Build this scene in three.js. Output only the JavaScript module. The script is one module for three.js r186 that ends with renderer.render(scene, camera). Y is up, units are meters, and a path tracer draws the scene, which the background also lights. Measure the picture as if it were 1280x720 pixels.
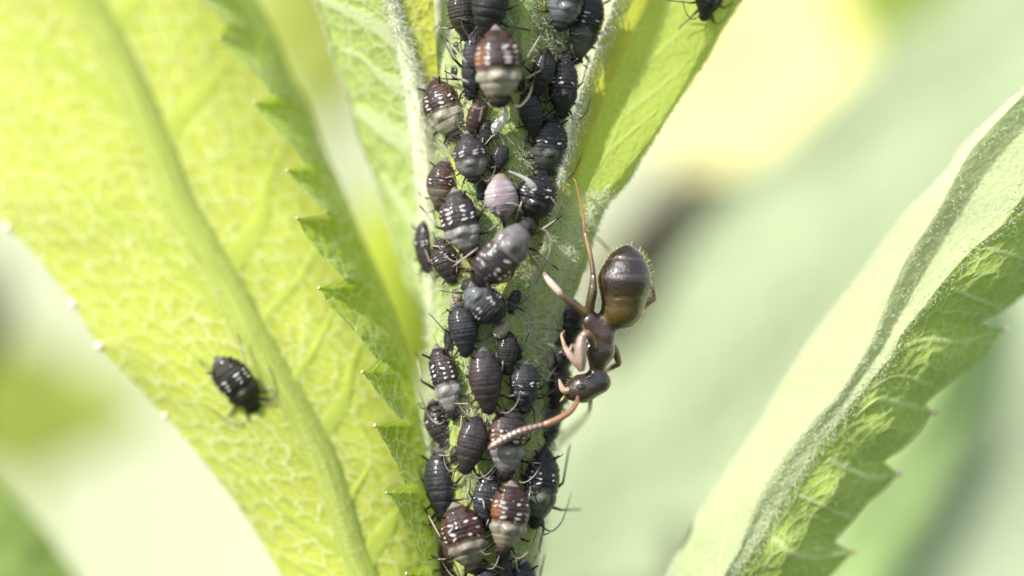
// A colony of aphids on a hairy stem with an ant, a close-up. Magnified 100 times: one unit stands for one centimetre.
import * as THREE from 'three';
import { mergeGeometries } from 'three/addons/utils/BufferGeometryUtils.js';
import { MarchingCubes } from 'three/addons/objects/MarchingCubes.js';

// ---------------------------------------------------------------- camera, sky, sun, exposure
const D = 12, PX = 360;                                       // camera distance; photograph pixels per unit in the plane of focus
const camera = new THREE.PerspectiveCamera(2 * Math.atan(1 / D) * 180 / Math.PI, 1280 / 720, 0.5, 4000);
camera.position.set(0, 0, D); camera.lookAt(0, 0, 0);
camera.focus = D - 0.21; camera.userData.fStop = 0.105;
const scene = new THREE.Scene();
const SUN = new THREE.Vector3(-0.60, 0.62, 0.50).normalize();
{
  const W = 256, H = 128, d = new Float32Array(W * H * 4);
  for (let j = 0; j < H; j++) for (let i = 0; i < W; i++) {
    const el = ((j + 0.5) / H - 0.5) * Math.PI, az = ((i + 0.5) / W - 0.5) * 2 * Math.PI;
    const v = new THREE.Vector3(Math.cos(az) * Math.cos(el), Math.sin(el), Math.sin(az) * Math.cos(el));
    const up = Math.max(0, v.y), k = Math.pow(1 - up, 2.2), s = Math.max(0, v.dot(SUN));
    const glow = 0.75 * Math.pow(s, 3) + 0.9 * Math.pow(s, 30);
    const c = [0.42 + 0.30 * k + glow, 0.52 + 0.23 * k + glow * 0.97, 0.70 + 0.06 * k + glow * 0.9];
    const o = (j * W + i) * 4;
    if (v.y < 0) { c[0] = 0.30; c[1] = 0.33; c[2] = 0.18; }
    d[o] = c[0]; d[o + 1] = c[1]; d[o + 2] = c[2]; d[o + 3] = 1;
  }
  const t = new THREE.DataTexture(d, W, H, THREE.RGBAFormat, THREE.FloatType);
  t.mapping = THREE.EquirectangularReflectionMapping; t.magFilter = THREE.LinearFilter; t.needsUpdate = true;
  scene.background = t; scene.environment = t;
  scene.backgroundIntensity = 0.75; scene.environmentIntensity = 0.75;
}
const sun = new THREE.DirectionalLight(new THREE.Color(1, 0.95, 0.86), 4.6);
sun.position.copy(SUN).multiplyScalar(30); sun.castShadow = true; sun.shadow.radius = 1.2; sun.shadow.mapSize.set(4096, 4096);
Object.assign(sun.shadow.camera, { left: -6, right: 6, top: 6, bottom: -6, near: 1, far: 80 });
scene.add(sun, sun.target);
const renderer = new THREE.WebGLRenderer({ antialias: true });
renderer.toneMapping = THREE.LinearToneMapping; renderer.toneMappingExposure = 1.78; renderer.shadowMap.enabled = true;

// ---------------------------------------------------------------- helpers
let seed = 12345;
const rnd = () => { seed = (seed + 0x6d2b79f5) | 0; let t = Math.imul(seed ^ (seed >>> 15), 1 | seed); t = (t + Math.imul(t ^ (t >>> 7), 61 | t)) ^ t; return ((t ^ (t >>> 14)) >>> 0) / 4294967296; };
const rr = (a, b) => a + (b - a) * rnd();
const clamp = (x, a, b) => Math.min(b, Math.max(a, x)), mix = (a, b, t) => a + (b - a) * t;
const sstep = (a, b, x) => { const t = clamp((x - a) / (b - a), 0, 1); return t * t * (3 - 2 * t); };
const V3 = (x, y, z) => new THREE.Vector3(x, y, z);
const hash = (i, j, k = 0) => { let h = Math.imul(i, 374761393) ^ Math.imul(j, 668265263) ^ Math.imul(k, 2147483647 ^ 0x51ed27); h = Math.imul(h ^ (h >>> 13), 1274126177); return ((h ^ (h >>> 16)) >>> 0) / 4294967296; };
function noise(x, y, k = 0) {
  const i = Math.floor(x), j = Math.floor(y), u = x - i, v = y - j, s = u * u * (3 - 2 * u), t = v * v * (3 - 2 * v);
  return mix(mix(hash(i, j, k), hash(i + 1, j, k), s), mix(hash(i, j + 1, k), hash(i + 1, j + 1, k), s), t);
}
const fbm = (x, y, k = 0) => 0.5 * noise(x, y, k) + 0.25 * noise(2.1 * x, 2.1 * y, k + 1) + 0.15 * noise(4.3 * x, 4.3 * y, k + 2) + 0.1 * noise(8.7 * x, 8.7 * y, k + 3);
// where the plant stands in the photograph, at a depth: pixel -> metres of the model
const P = (px, py, z = 0) => { const s = (D - z) / D / PX; return V3((px - 640) * s, (360 - py) * s, z); };
const names = new Map();
const numbered = (n) => { const k = names.get(n) ?? 0; names.set(n, k + 1); return k ? `${n}_${String(k).padStart(3, '0')}` : n; };
function thing(name, label, category, at = V3(0, 0, 0), group) {
  const o = new THREE.Group(); o.name = numbered(name); o.position.copy(at); scene.add(o);
  o.userData = { label, category }; if (group) o.userData.group = group;
  return o;
}
function meshOf(name, geometry, material, parent, label) {
  const m = new THREE.Mesh(geometry, material); m.name = name; m.castShadow = m.receiveShadow = true;
  if (label) m.userData.label = label;
  parent.add(m); return m;
}
// a part given in scene coordinates, put under a parent that may stand elsewhere
function part(name, geometry, material, parent, label) {
  const m = meshOf(name, geometry, material, parent, label);
  parent.updateWorldMatrix(true, false); m.applyMatrix4(parent.matrixWorld.clone().invert()); return m;
}
function dataTex(w, h, rgb, srgb = false) {
  const t = new THREE.DataTexture(rgb, w, h, THREE.RGBAFormat, THREE.UnsignedByteType);
  t.magFilter = THREE.LinearFilter; t.minFilter = THREE.LinearFilter; t.wrapS = t.wrapT = THREE.RepeatWrapping;
  if (srgb) t.colorSpace = THREE.SRGBColorSpace; t.needsUpdate = true; return t;
}
const toS = (l) => 255 * (l <= 0.0031308 ? 12.92 * l : 1.055 * Math.pow(Math.max(l, 0), 1 / 2.4) - 0.055);
// fine grain, for bump maps
const grain = (() => {
  const n = 256, a = new Uint8Array(n * n * 4);
  for (let j = 0; j < n; j++) for (let i = 0; i < n; i++) {
    const w = (x, y, f, k) => { const X = x * f / n, Y = y * f / n; const i0 = Math.floor(X), j0 = Math.floor(Y), u = X - i0, v = Y - j0, h = (p, q) => hash(((p % f) + f) % f, ((q % f) + f) % f, k); return mix(mix(h(i0, j0), h(i0 + 1, j0), u), mix(h(i0, j0 + 1), h(i0 + 1, j0 + 1), u), v); };
    const c = 255 * (0.5 * w(i, j, 32, 7) + 0.3 * w(i, j, 64, 8) + 0.2 * w(i, j, 128, 9)); const o = (j * n + i) * 4;
    a[o] = a[o + 1] = a[o + 2] = c; a[o + 3] = 255;
  }
  return dataTex(n, n, a);
})();

// tapered tube through points with radii, closed at both ends; colours per point are linear
function tube(pts, radii, sides = 7, cols, smooth = 0) {
  let P_ = pts, R_ = radii, C_ = cols;
  if (smooth) {
    const c = new THREE.CatmullRomCurve3(pts, false, 'centripetal'), n = (pts.length - 1) * smooth; P_ = []; R_ = []; C_ = cols ? [] : undefined;
    for (let i = 0; i <= n; i++) {
      const t = i / n, f = t * (pts.length - 1), k = Math.min(pts.length - 2, Math.floor(f)), w = f - k;
      P_.push(c.getPoint(t)); R_.push(mix(radii[k], radii[k + 1], w)); if (cols) C_.push([0, 1, 2].map((q) => mix(cols[k][q], cols[k + 1][q], w)));
    }
  }
  const n = P_.length, pos = [], col = [], idx = [], uv = []; let N = null;
  for (let i = 0; i < n; i++) {
    const T = P_[Math.min(n - 1, i + 1)].clone().sub(P_[Math.max(0, i - 1)]).normalize();
    if (!N) { N = Math.abs(T.z) < 0.8 ? V3(0, 0, 1) : V3(1, 0, 0); }
    N = N.clone().addScaledVector(T, -N.dot(T)).normalize(); const B = T.clone().cross(N);
    for (let k = 0; k <= sides; k++) {
      const a = k / sides * 2 * Math.PI, p = P_[i].clone().addScaledVector(N, Math.cos(a) * R_[i]).addScaledVector(B, Math.sin(a) * R_[i]);
      pos.push(p.x, p.y, p.z); uv.push(k / sides, i / n); if (C_) col.push(...C_[i]);
    }
  }
  for (let i = 0; i < n - 1; i++) for (let k = 0; k < sides; k++) { const a = i * (sides + 1) + k, b = a + sides + 1; idx.push(a, a + 1, b, b, a + 1, b + 1); }
  for (const [row, flip] of [[0, 1], [n - 1, 0]]) {
    const c = pos.length / 3, T = P_[row === 0 ? 0 : n - 1].clone().sub(P_[row === 0 ? 1 : n - 2]).normalize(), q = P_[row].clone().addScaledVector(T, R_[row] * 0.6);
    pos.push(q.x, q.y, q.z); uv.push(0.5, row ? 1 : 0); if (C_) col.push(...C_[row]);
    for (let k = 0; k < sides; k++) { const a = row * (sides + 1) + k; flip ? idx.push(c, a + 1, a) : idx.push(c, a, a + 1); }
  }
  const g = new THREE.BufferGeometry(); g.setAttribute('position', new THREE.Float32BufferAttribute(pos, 3)); g.setAttribute('uv', new THREE.Float32BufferAttribute(uv, 2));
  if (C_) g.setAttribute('color', new THREE.Float32BufferAttribute(col, 3)); g.setIndex(idx); g.computeVertexNormals(); return g;
}
function ball(c, r, sx = 1, sy = 1, sz = 1, col, q) {
  const g = new THREE.SphereGeometry(r, 14, 10); g.scale(sx, sy, sz); if (q) g.applyQuaternion(q); g.translate(c.x, c.y, c.z);
  if (col) g.setAttribute('color', new THREE.Float32BufferAttribute(Array.from({ length: g.attributes.position.count }, () => col).flat(), 3));
  return g;
}
// many thin hairs: roots with directions and lengths
const hairGeometry = (() => { const g = new THREE.ConeGeometry(1, 1, 4, 2, true); g.translate(0, 0.5, 0); const p = g.attributes.position; for (let i = 0; i < p.count; i++) { const y = p.getY(i); p.setX(i, p.getX(i) + 0.12 * y * y * 20); } g.computeVertexNormals(); return g; })();
function hairs(list, r, material, parent) {
  const m = new THREE.InstancedMesh(hairGeometry, material, list.length), q = new THREE.Quaternion(), M = new THREE.Matrix4(), Y = V3(0, 1, 0), spin = new THREE.Quaternion();
  list.forEach(([p, d, l, k = 1], i) => { q.setFromUnitVectors(Y, d); spin.setFromAxisAngle(Y, rnd() * 6.28); q.multiply(spin); M.compose(p, q, V3(r * k, l, r * k)); m.setMatrixAt(i, M); });
  m.name = 'hair'; m.userData.kind = 'stuff'; m.castShadow = m.receiveShadow = true; parent.add(m);
  parent.updateWorldMatrix(true, false); m.applyMatrix4(parent.matrixWorld.clone().invert()); return m;
}

// ---------------------------------------------------------------- leaves: a sheet through rails, each rail a list of [y, x, z] (photograph pixels, depth), from top to bottom
function railAt(r, y) {
  const p = r.p; let k = 0; while (k < p.length - 2 && y > p[k + 1][0]) k++;
  const t = (y - p[k][0]) / (p[k + 1][0] - p[k][0]);
  if (r.sharp) return [mix(p[k][1], p[k + 1][1], t), mix(p[k][2], p[k + 1][2], t)];
  const tt = clamp(t, -0.5, 1.5), out = [];
  for (const c of [1, 2]) {
    const g = (i) => i <= 0 ? (p[1][c] - p[0][c]) / (p[1][0] - p[0][0]) : i >= p.length - 1 ? (p[p.length - 1][c] - p[p.length - 2][c]) / (p[p.length - 1][0] - p[p.length - 2][0]) : (p[i + 1][c] - p[i - 1][c]) / (p[i + 1][0] - p[i - 1][0]);
    const h = p[k + 1][0] - p[k][0], t2 = tt * tt, t3 = t2 * tt;
    out.push((2 * t3 - 3 * t2 + 1) * p[k][c] + (t3 - 2 * t2 + tt) * h * g(k) + (-2 * t3 + 3 * t2) * p[k + 1][c] + (t3 - t2) * h * g(k + 1));
  }
  return out;
}
class Leaf {
  constructor(rails, y0, y1, vs, crease = 0) {
    Object.assign(this, { rails, y0, y1, crease }); this.vs = vs ?? rails.map((_, i) => i / (rails.length - 1)); this.rows = new Map();
  }
  row(y) {
    const key = Math.round(y * 64); let c = this.rows.get(key);
    if (!c) { c = this.rails.map((r) => railAt(r, y)); let s = [0]; for (let i = 1; i < c.length; i++) s.push(s[i - 1] + Math.hypot(c[i][0] - c[i - 1][0], (c[i][1] - c[i - 1][1]) * PX)); this.rows.set(key, c = { c, s }); }
    return c;
  }
  // pixel x, depth and distance across the sheet (pixels) at height y, fraction v across
  at(y, v) {
    const { c, s } = this.row(y), vs = this.vs, n = c.length; let k = 0; while (k < n - 2 && v > vs[k + 1]) k++;
    const t = (v - vs[k]) / (vs[k + 1] - vs[k]), out = [];
    for (const q of [0, 1]) {
      const a = c[k][q], b = c[k + 1][q], m0 = k ? (b - c[k - 1][q]) / 2 : b - a, m1 = k < n - 2 ? (c[k + 2][q] - a) / 2 : b - a, t2 = t * t, t3 = t2 * t;
      out.push(mix((2 * t3 - 3 * t2 + 1) * a + (t3 - 2 * t2 + t) * m0 + (-2 * t3 + 3 * t2) * b + (t3 - t2) * m1, mix(a, b, t), this.crease));
    }
    out.push(mix(s[k], s[k + 1], t)); return out;
  }
  point(y, v) { const [x, z] = this.at(y, v); return P(x, y, z); }
  // fraction across of the pixel (x, y), searched between two fractions
  v(x, y, a = 0, b = 1) { let best = a, d = 1e9; for (let i = 0; i <= 120; i++) { const w = mix(a, b, i / 120), e = Math.abs(this.at(y, w)[0] - x); if (e < d) { d = e; best = w; } } return best; }
  // vein network painted in the leaf's own coordinates: secondary veins are lists of [x, y, width] in the photograph's pixels
  paint({ size = 1024, veins = [], cell = 26, fine = 11, colors, secondary = 1, span = [0, 1], tint }) {
    const W = size, H = size, cv = document.createElement('canvas'); cv.width = W; cv.height = H; const cx = cv.getContext('2d');
    cx.fillStyle = '#000'; cx.fillRect(0, 0, W, H); cx.lineCap = 'round'; cx.lineJoin = 'round'; cx.strokeStyle = '#fff';
    for (const vein of veins) {
      const [a, b] = vein.span ?? span, pts = vein.p.map(([x, y, w]) => [x, y, w]);
      const c = new THREE.CatmullRomCurve3(pts.map((q) => V3(q[0], q[1], q[2]))), n = 40; let last = null;
      for (let i = 0; i <= n; i++) {
        const q = c.getPoint(i / n), v = this.v(q.x, q.y, a, b), here = [v * W, (q.y - this.y0) / (this.y1 - this.y0) * H];
        if (last) { const wpx = q.z * W / this.row(q.y).s.at(-1); for (const [k, al] of [[1.0, 0.25], [0.7, 0.35], [0.42, 0.6]]) { cx.globalAlpha = al; cx.lineWidth = Math.max(1, wpx * k); cx.beginPath(); cx.moveTo(...last); cx.lineTo(...here); cx.stroke(); } }
        last = here;
      }
    }
    const img = cx.getImageData(0, 0, W, H).data, col = new Uint8Array(W * H * 4), hgt = this.hgt = new Float32Array(W * H), hb = new Uint8Array(W * H * 4);
    const seedK = colors.seed ?? 1;
    const edge = (x, y, k) => {
      const i = Math.floor(x), j = Math.floor(y); let f1 = 9, f2 = 9;
      for (let b = -1; b <= 1; b++) for (let a = -1; a <= 1; a++) { const dx = i + a + 0.1 + 0.8 * hash(i + a, j + b, k) - x, dy = j + b + 0.1 + 0.8 * hash(i + a, j + b, k + 1) - y, d = dx * dx + dy * dy; if (d < f1) { f2 = f1; f1 = d; } else if (d < f2) f2 = d; }
      return Math.sqrt(f2) - Math.sqrt(f1);
    };
    for (let j = 0; j < H; j++) {
      const y = mix(this.y0, this.y1, (j + 0.5) / H);
      for (let i = 0; i < W; i++) {
        const v = (i + 0.5) / W, [, , s] = this.at(y, v), o = (j * W + i) * 4, big = img[o] / 255;
        const wx = s + 17 * (fbm(s / 34, y / 34, 31) - 0.5), wy = y + 17 * (fbm(s / 34, y / 34, 41) - 0.5);
        const e1 = edge(wx / cell, wy / cell, seedK), e2 = edge(wx / fine, wy / fine, seedK + 5), e3 = edge(wx / 3.4, wy / 3.4, seedK + 8);
        const l1 = 1 - sstep(0.015, 0.10, e1), l2 = (1 - sstep(0.02, 0.16, e2)) * 0.75, line = Math.max(l1 * (0.6 + 0.4 * noise(s / 30, y / 30, 3)), l2 * noise(s / 17, y / 17, 5) * 1.3), blob = fbm(s / 70, y / 70, 60 + seedK);
        let h = 0.55 * Math.min(1, e1 * 1.6) + 0.16 * Math.min(1, e2 * 1.6) + 0.05 * e3; h = 0.75 - h * 0.75 * (1 - 0.75 * big);
        h = mix(h, 0.95, big * secondary); hgt[j * W + i] = h;
        const c = tint ? tint(v, y, s) : colors.blade;
        const k = line * 0.8 * (colors.big ? 1 - big : 1), kb = big * secondary * 0.9, vb = colors.big ?? colors.vein, tone = (0.84 + 0.36 * (blob - 0.25)) * (0.95 + 0.12 * (noise(s / 2.2, y / 2.2, 77) - 0.5)) * (0.96 + 0.1 * Math.min(1, e1));
        for (let q = 0; q < 3; q++) col[o + q] = clamp(toS(mix(mix(c[q] * tone, colors.vein[q], k), vb[q], kb)), 0, 255);
        col[o + 3] = 255; hb[o] = hb[o + 1] = hb[o + 2] = 255 * clamp(0.7 - 0.3 * e2 - 0.12 * e3 + 0.12 * noise(s / 1.3, y / 1.3, 90), 0, 1); hb[o + 3] = 255;
      }
    }
    this.size = size; this.map = dataTex(W, H, col, true); this.bump = dataTex(W, H, hb);
    for (const t of [this.map, this.bump]) t.wrapS = t.wrapT = THREE.ClampToEdgeWrapping;
  }
  geometry(nu, nv, amp = 0.008, warp) {
    const pos = [], uv = [], idx = [];
    for (let j = 0; j <= nu; j++) for (let i = 0; i <= nv; i++) {
      const y = mix(this.y0, this.y1, j / nu), v = i / nv, p = this.point(y, v); if (warp) warp(p, y, v);
      pos.push(p.x, p.y, p.z); uv.push(v, j / nu);
    }
    for (let j = 0; j < nu; j++) for (let i = 0; i < nv; i++) { const a = j * (nv + 1) + i, b = a + nv + 1; idx.push(a, b, a + 1, a + 1, b, b + 1); }
    const g = new THREE.BufferGeometry(); g.setAttribute('position', new THREE.Float32BufferAttribute(pos, 3)); g.setAttribute('uv', new THREE.Float32BufferAttribute(uv, 2)); g.setIndex(idx); g.computeVertexNormals();
    if (amp && this.hgt) {
      const N = g.attributes.normal, Q = g.attributes.position, n = this.size;
      for (let k = 0; k < Q.count; k++) { const h = (this.hgt[Math.min(n - 1, Math.floor(uv[2 * k + 1] * n)) * n + Math.min(n - 1, Math.floor(uv[2 * k] * n))] - 0.5) * (typeof amp === 'function' ? amp(uv[2 * k]) : amp); Q.setXYZ(k, Q.getX(k) + N.getX(k) * h, Q.getY(k) + N.getY(k) * h, Q.getZ(k) + N.getZ(k) * h); }
      g.computeVertexNormals();
    }
    return g;
  }
}
const leafMat = (leaf, transmission, o = {}) => new THREE.MeshPhysicalMaterial({ map: leaf.map, bumpMap: leaf.bump, bumpScale: 0.004, roughness: 1, transmission, thickness: 0, specularIntensity: 0.6, side: THREE.DoubleSide, ...o });
const plainLeaf = (rgb, transmission, o = {}) => new THREE.MeshPhysicalMaterial({ color: new THREE.Color().setRGB(...rgb), roughness: 1, transmission, thickness: 0, side: THREE.DoubleSide, ...o });
const hairMat = new THREE.MeshPhysicalMaterial({ color: new THREE.Color().setRGB(0.8, 0.82, 0.7), roughness: 1, transmission: 0.35, thickness: 0 });
const tipMat = new THREE.MeshPhysicalMaterial({ color: new THREE.Color().setRGB(0.85, 0.68, 0.66), roughness: 0.35, clearcoat: 0.4 });

// ================================================================ the setting: a pale meadow that rises behind
{
  const g = new THREE.PlaneGeometry(1200, 1200, 120, 120); g.rotateX(-Math.PI / 2); const p = g.attributes.position;
  for (let i = 0; i < p.count; i++) { const x = p.getX(i), z = p.getZ(i); p.setY(i, -45 + Math.max(0, -z - 40) * 0.42 + 6 * (fbm(x / 60, z / 60, 4) - 0.5)); }
  g.computeVertexNormals();
  const n = 512, a = new Uint8Array(n * n * 4);
  for (let j = 0; j < n; j++) for (let i = 0; i < n; i++) { const o = (j * n + i) * 4, f = fbm(i / 18, j / 18, 12), m = sstep(0.35, 0.65, fbm(i / 40, j / 40, 20)); const c = [mix(0.30, 0.36, m), mix(0.33, 0.37, m), mix(0.19, 0.25, m)]; for (let q = 0; q < 3; q++) a[o + q] = toS(c[q] * (0.7 + 0.6 * f)); a[o + 3] = 255; }
  const t = dataTex(n, n, a, true), vc = []; for (let i = 0; i < p.count; i++) { const x = p.getX(i), z = p.getZ(i), k = sstep(-20, -60, z + 30 * (fbm(x / 30, z / 30, 8) - 0.5)); vc.push(mix(0.13, 1, k), mix(0.2, 1, k), mix(0.12, 1, k)); }  // unseen near ground darkened so it throws less light onto the plant
  g.setAttribute('color', new THREE.Float32BufferAttribute(vc, 3));
  const m = meshOf('meadow', g, new THREE.MeshStandardMaterial({ map: t, roughness: 1, vertexColors: true }), scene); m.userData.kind = 'structure';
}

// ================================================================ blurred plants behind
function blurLeaf(parent, rails, y0, y1, color, transmission, amp, veins = [], label, veinColor) {
  const L = new Leaf(rails, y0, y1);
  L.paint({ size: 384, cell: 60, fine: 26, veins, secondary: 0.35, colors: { big: color, blade: color, vein: veinColor ?? color.map((c) => Math.min(0.9, c * 1.25)), seed: 9 } });
  return part('leaf', L.geometry(60, 40, amp, (p, y, v) => { p.z += 0.03 * Math.sin(v * 8 + y / 90) + 0.02 * Math.sin(y / 47 - v * 5); }), leafMat(L, transmission), parent, label);
}
{
  const t = thing('leafy_plant', 'large pale green plant out of focus behind the folded leaf on the right', 'plant', P(1100, 1500, -3.2));
  const lean = (list, z) => ({ p: list.map(([y, x]) => [y, x, z - 0.5 - 0.3 * (400 - y) / 400]) });
  blurLeaf(t, [
    lean([[-200, 1300], [0, 1195], [50, 1118], [100, 1058], [200, 945], [300, 858], [400, 812], [450, 770], [500, 735], [600, 650], [720, 560], [900, 480]], -2.4),
    lean([[-200, 1440], [0, 1335], [300, 1010], [500, 915], [720, 790], [900, 720]], -2.21),
    lean([[-200, 1600], [0, 1500], [300, 1180], [500, 1070], [720, 960], [900, 900]], -1.98),
  ], -200, 900, [0.33, 0.395, 0.245], 0.3, 0.10, [[[1060, 600, 19], [960, 470, 18], [900, 400, 15], [850, 340, 7]], [[1150, 430, 19], [1050, 300, 18], [990, 240, 13], [930, 215, 7]], [[1250, 250, 19], [1150, 140, 18], [1100, 100, 12], [1050, 100, 7]], [[980, 760, 19], [870, 620, 18], [800, 550, 13], [740, 510, 7]], [[1350, 100, 19], [1270, 10, 16], [1220, -30, 9]]].map((p) => ({ p })));
  blurLeaf(t, [
    { p: [[-100, 1330, -2.3], [200, 1290, -2.3], [450, 1200, -2.3], [600, 1150, -2.3], [900, 1080, -2.3]] },
    { p: [[-100, 1480, -2.2], [200, 1400, -2.2], [450, 1330, -2.2], [600, 1300, -2.2], [900, 1260, -2.2]] },
    { p: [[-100, 1700, -2.3], [200, 1600, -2.3], [450, 1560, -2.3], [600, 1500, -2.3], [900, 1500, -2.3]] },
  ], -100, 900, [0.42, 0.49, 0.34], 0.3, 0.02);
  blurLeaf(t, [
    { p: [[330, 1215, -2.1], [420, 1150, -2.1], [560, 1080, -2.1], [720, 1010, -2.1], [900, 930, -2.1]] },
    { p: [[330, 1240, -2.1], [420, 1205, -2.04], [560, 1150, -2.04], [720, 1080, -2.04], [900, 1000, -2.1]] },
    { p: [[330, 1265, -2.15], [420, 1250, -2.15], [500, 1228, -2.15], [600, 1180, -2.15], [720, 1128, -2.15], [900, 1060, -2.15]] },
  ], 330, 900, [0.42, 0.56, 0.24], 0.35, 0.03);
  part('stem', tube([P(1060, 900, -2.4), P(1090, 1200, -2.6), P(1100, 1500, -3.2)], [0.1, 0.12, 0.14], 10), plainLeaf([0.25, 0.35, 0.12], 0), t);
}
{
  const t = thing('leafy_plant', 'blurred green leaf at the lower left corner behind the yellow green leaf', 'plant', P(-40, 1300, -0.9));
  blurLeaf(t, [
    { p: [[480, -120, -0.9], [600, -260, -0.9], [720, -300, -0.9], [1000, -260, -0.9]] },
    { p: [[480, -100, -0.75], [600, -120, -0.75], [720, -80, -0.75], [1000, 20, -0.75]] },
    { p: [[480, -80, -0.9], [560, -38, -0.9], [605, 4, -0.9], [650, 50, -0.9], [690, 76, -0.9], [720, 96, -0.9], [850, 150, -0.9], [1000, 180, -0.9]] },
  ], 480, 1000, [0.27, 0.38, 0.10], 0.3, 0.03);
  part('stem', tube([P(20, 1000, -0.8), P(-30, 1150, -0.9), P(-40, 1300, -0.9)], [0.06, 0.07, 0.08], 10), plainLeaf([0.2, 0.32, 0.08], 0), t);
}
{
  const t = thing('leafy_plant', 'yellow green foliage far out of focus between the big left leaf and the stem', 'plant', P(430, 1400, -4));
  for (const [x0, x1, ya, yb, z, c] of [[300, 490, -170, 170, -3.4, [0.40, 0.45, 0.09]], [400, 600, 210, 520, -3.0, [0.38, 0.46, 0.04]], [-160, 190, 420, 600, -4.2, [0.40, 0.46, 0.08]]]) {
    const w = x1 - x0, ym = (ya + yb) / 2;
    blurLeaf(t, [
      { p: [[ya, x0 + w * 0.45, z], [ym, x0, z], [yb, x0 + w * 0.5, z]] }, { p: [[ya, x0 + w * 0.5, z + 0.15], [ym, (x0 + x1) / 2, z + 0.15], [yb, x0 + w * 0.55, z + 0.15]] }, { p: [[ya, x0 + w * 0.55, z], [ym, x1, z], [yb, x0 + w * 0.6, z]] },
    ], ya, yb, c, 0.45, 0.03);
    part('leaf_stalk', tube([P(x0 + w * 0.55, yb - 2, z + 0.02), P(x0 + w * 0.6, yb + 200, z - 0.2), P(430, 1200, -4)], [0.03, 0.04, 0.05], 8), plainLeaf([0.3, 0.4, 0.08], 0), t);
  }
  part('stem', tube([P(430, 1150, -4), P(430, 1400, -4)], [0.09, 0.1], 10), plainLeaf([0.25, 0.35, 0.08], 0), t);
}
{
  const t = thing('leafy_plant', 'mid green leaf blurred beyond the top of the pale plant', 'plant', P(1130, 1500, -5));
  blurLeaf(t, [
    { p: [[-160, 1050, -5], [0, 1040, -5], [110, 1110, -5]] }, { p: [[-160, 1120, -4.8], [0, 1120, -4.8], [110, 1130, -4.8]] }, { p: [[-160, 1200, -5], [0, 1230, -5], [110, 1160, -5]] },
  ], -160, 110, [0.30, 0.40, 0.08], 0.4, 0.03);
  part('stem', tube([P(1130, 105, -4.85), P(1140, 700, -5), P(1130, 1500, -5)], [0.05, 0.07, 0.09], 8), plainLeaf([0.25, 0.35, 0.08], 0), t);
}
{
  const c = P(955, 110, -6), t = thing('yellow_flower', 'soft yellow flower far out of focus right of the upper leaf', 'flower', P(960, 1600, -6));
  const pm = plainLeaf([0.92, 0.86, 0.42], 0.6);
  for (let k = 0; k < 12; k++) {
    const a = k / 12 * 6.283, g = new THREE.SphereGeometry(1, 12, 8); g.scale(0.46, 0.17, 0.018); g.translate(0.5, 0, 0); g.rotateY(-0.25); g.rotateZ(a); g.rotateX(-0.75); g.translate(c.x, c.y, c.z + 0.02 * (k % 2));
    part('petal', g, pm, t);
  }
  part('flower_centre', ball(c.clone().add(V3(0, 0, 0.03)), 0.13, 1, 1, 0.5), plainLeaf([0.72, 0.62, 0.2], 0), t);
  part('stem', tube([c.clone().add(V3(0, 0, -0.06)), P(960, 700, -6), P(960, 1600, -6)], [0.05, 0.06, 0.07], 8), plainLeaf([0.3, 0.38, 0.1], 0), t);
}
{
  const t = thing('added_dark_sheet', 'dark brown leaf shaped sheet added as the dark blur behind the ant', 'dark sheet', P(800, 470, -3.8));  // leaf-shaped sheet added to give the dark blur
  const L = new Leaf([
    { p: [[215, 850, -3.3], [290, 775, -3.3], [350, 738, -3.3], [400, 728, -3.3], [470, 745, -3.3]] }, { p: [[215, 880, -3.2], [290, 850, -3.18], [350, 820, -3.18], [400, 790, -3.18], [470, 770, -3.2]] }, { p: [[215, 930, -3.35], [290, 950, -3.35], [350, 930, -3.35], [400, 900, -3.35], [470, 820, -3.35]] }], 215, 470);
  L.paint({ size: 256, cell: 40, fine: 16, colors: { blade: [0.022, 0.018, 0.012], vein: [0.05, 0.04, 0.03], seed: 3 } });
  part('blade', L.geometry(40, 20, 0.02), leafMat(L, 0), t);
  part('leaf_stalk', tube([P(790, 465, -3.8), P(782, 560, -3.8), P(776, 900, -3.9)], [0.02, 0.02, 0.02], 8), plainLeaf([0.12, 0.12, 0.06], 0), t);
}
{
  const t = thing('added_dark_sheet', 'dark olive sheet added for the shaded gap at the left edge of the picture', 'dark sheet', P(-20, 480, -3.5));  // added sheet, stands in for a shaded gap between plants
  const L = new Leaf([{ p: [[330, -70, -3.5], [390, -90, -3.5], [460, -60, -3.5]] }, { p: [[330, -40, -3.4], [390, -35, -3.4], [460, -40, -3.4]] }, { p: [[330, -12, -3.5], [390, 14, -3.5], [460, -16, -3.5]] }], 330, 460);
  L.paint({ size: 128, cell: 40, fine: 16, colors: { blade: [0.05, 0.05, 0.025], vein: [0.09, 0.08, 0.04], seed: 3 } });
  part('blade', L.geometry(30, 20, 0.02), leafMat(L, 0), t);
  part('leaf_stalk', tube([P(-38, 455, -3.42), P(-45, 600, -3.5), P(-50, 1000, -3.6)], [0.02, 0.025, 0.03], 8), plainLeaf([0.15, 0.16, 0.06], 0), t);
}

// ================================================================ the plant
const plant = thing('leafy_plant', 'hairy green plant with serrated leaves whose upright stem is crowded with aphids', 'plant', P(606, 2400, 0));
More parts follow.
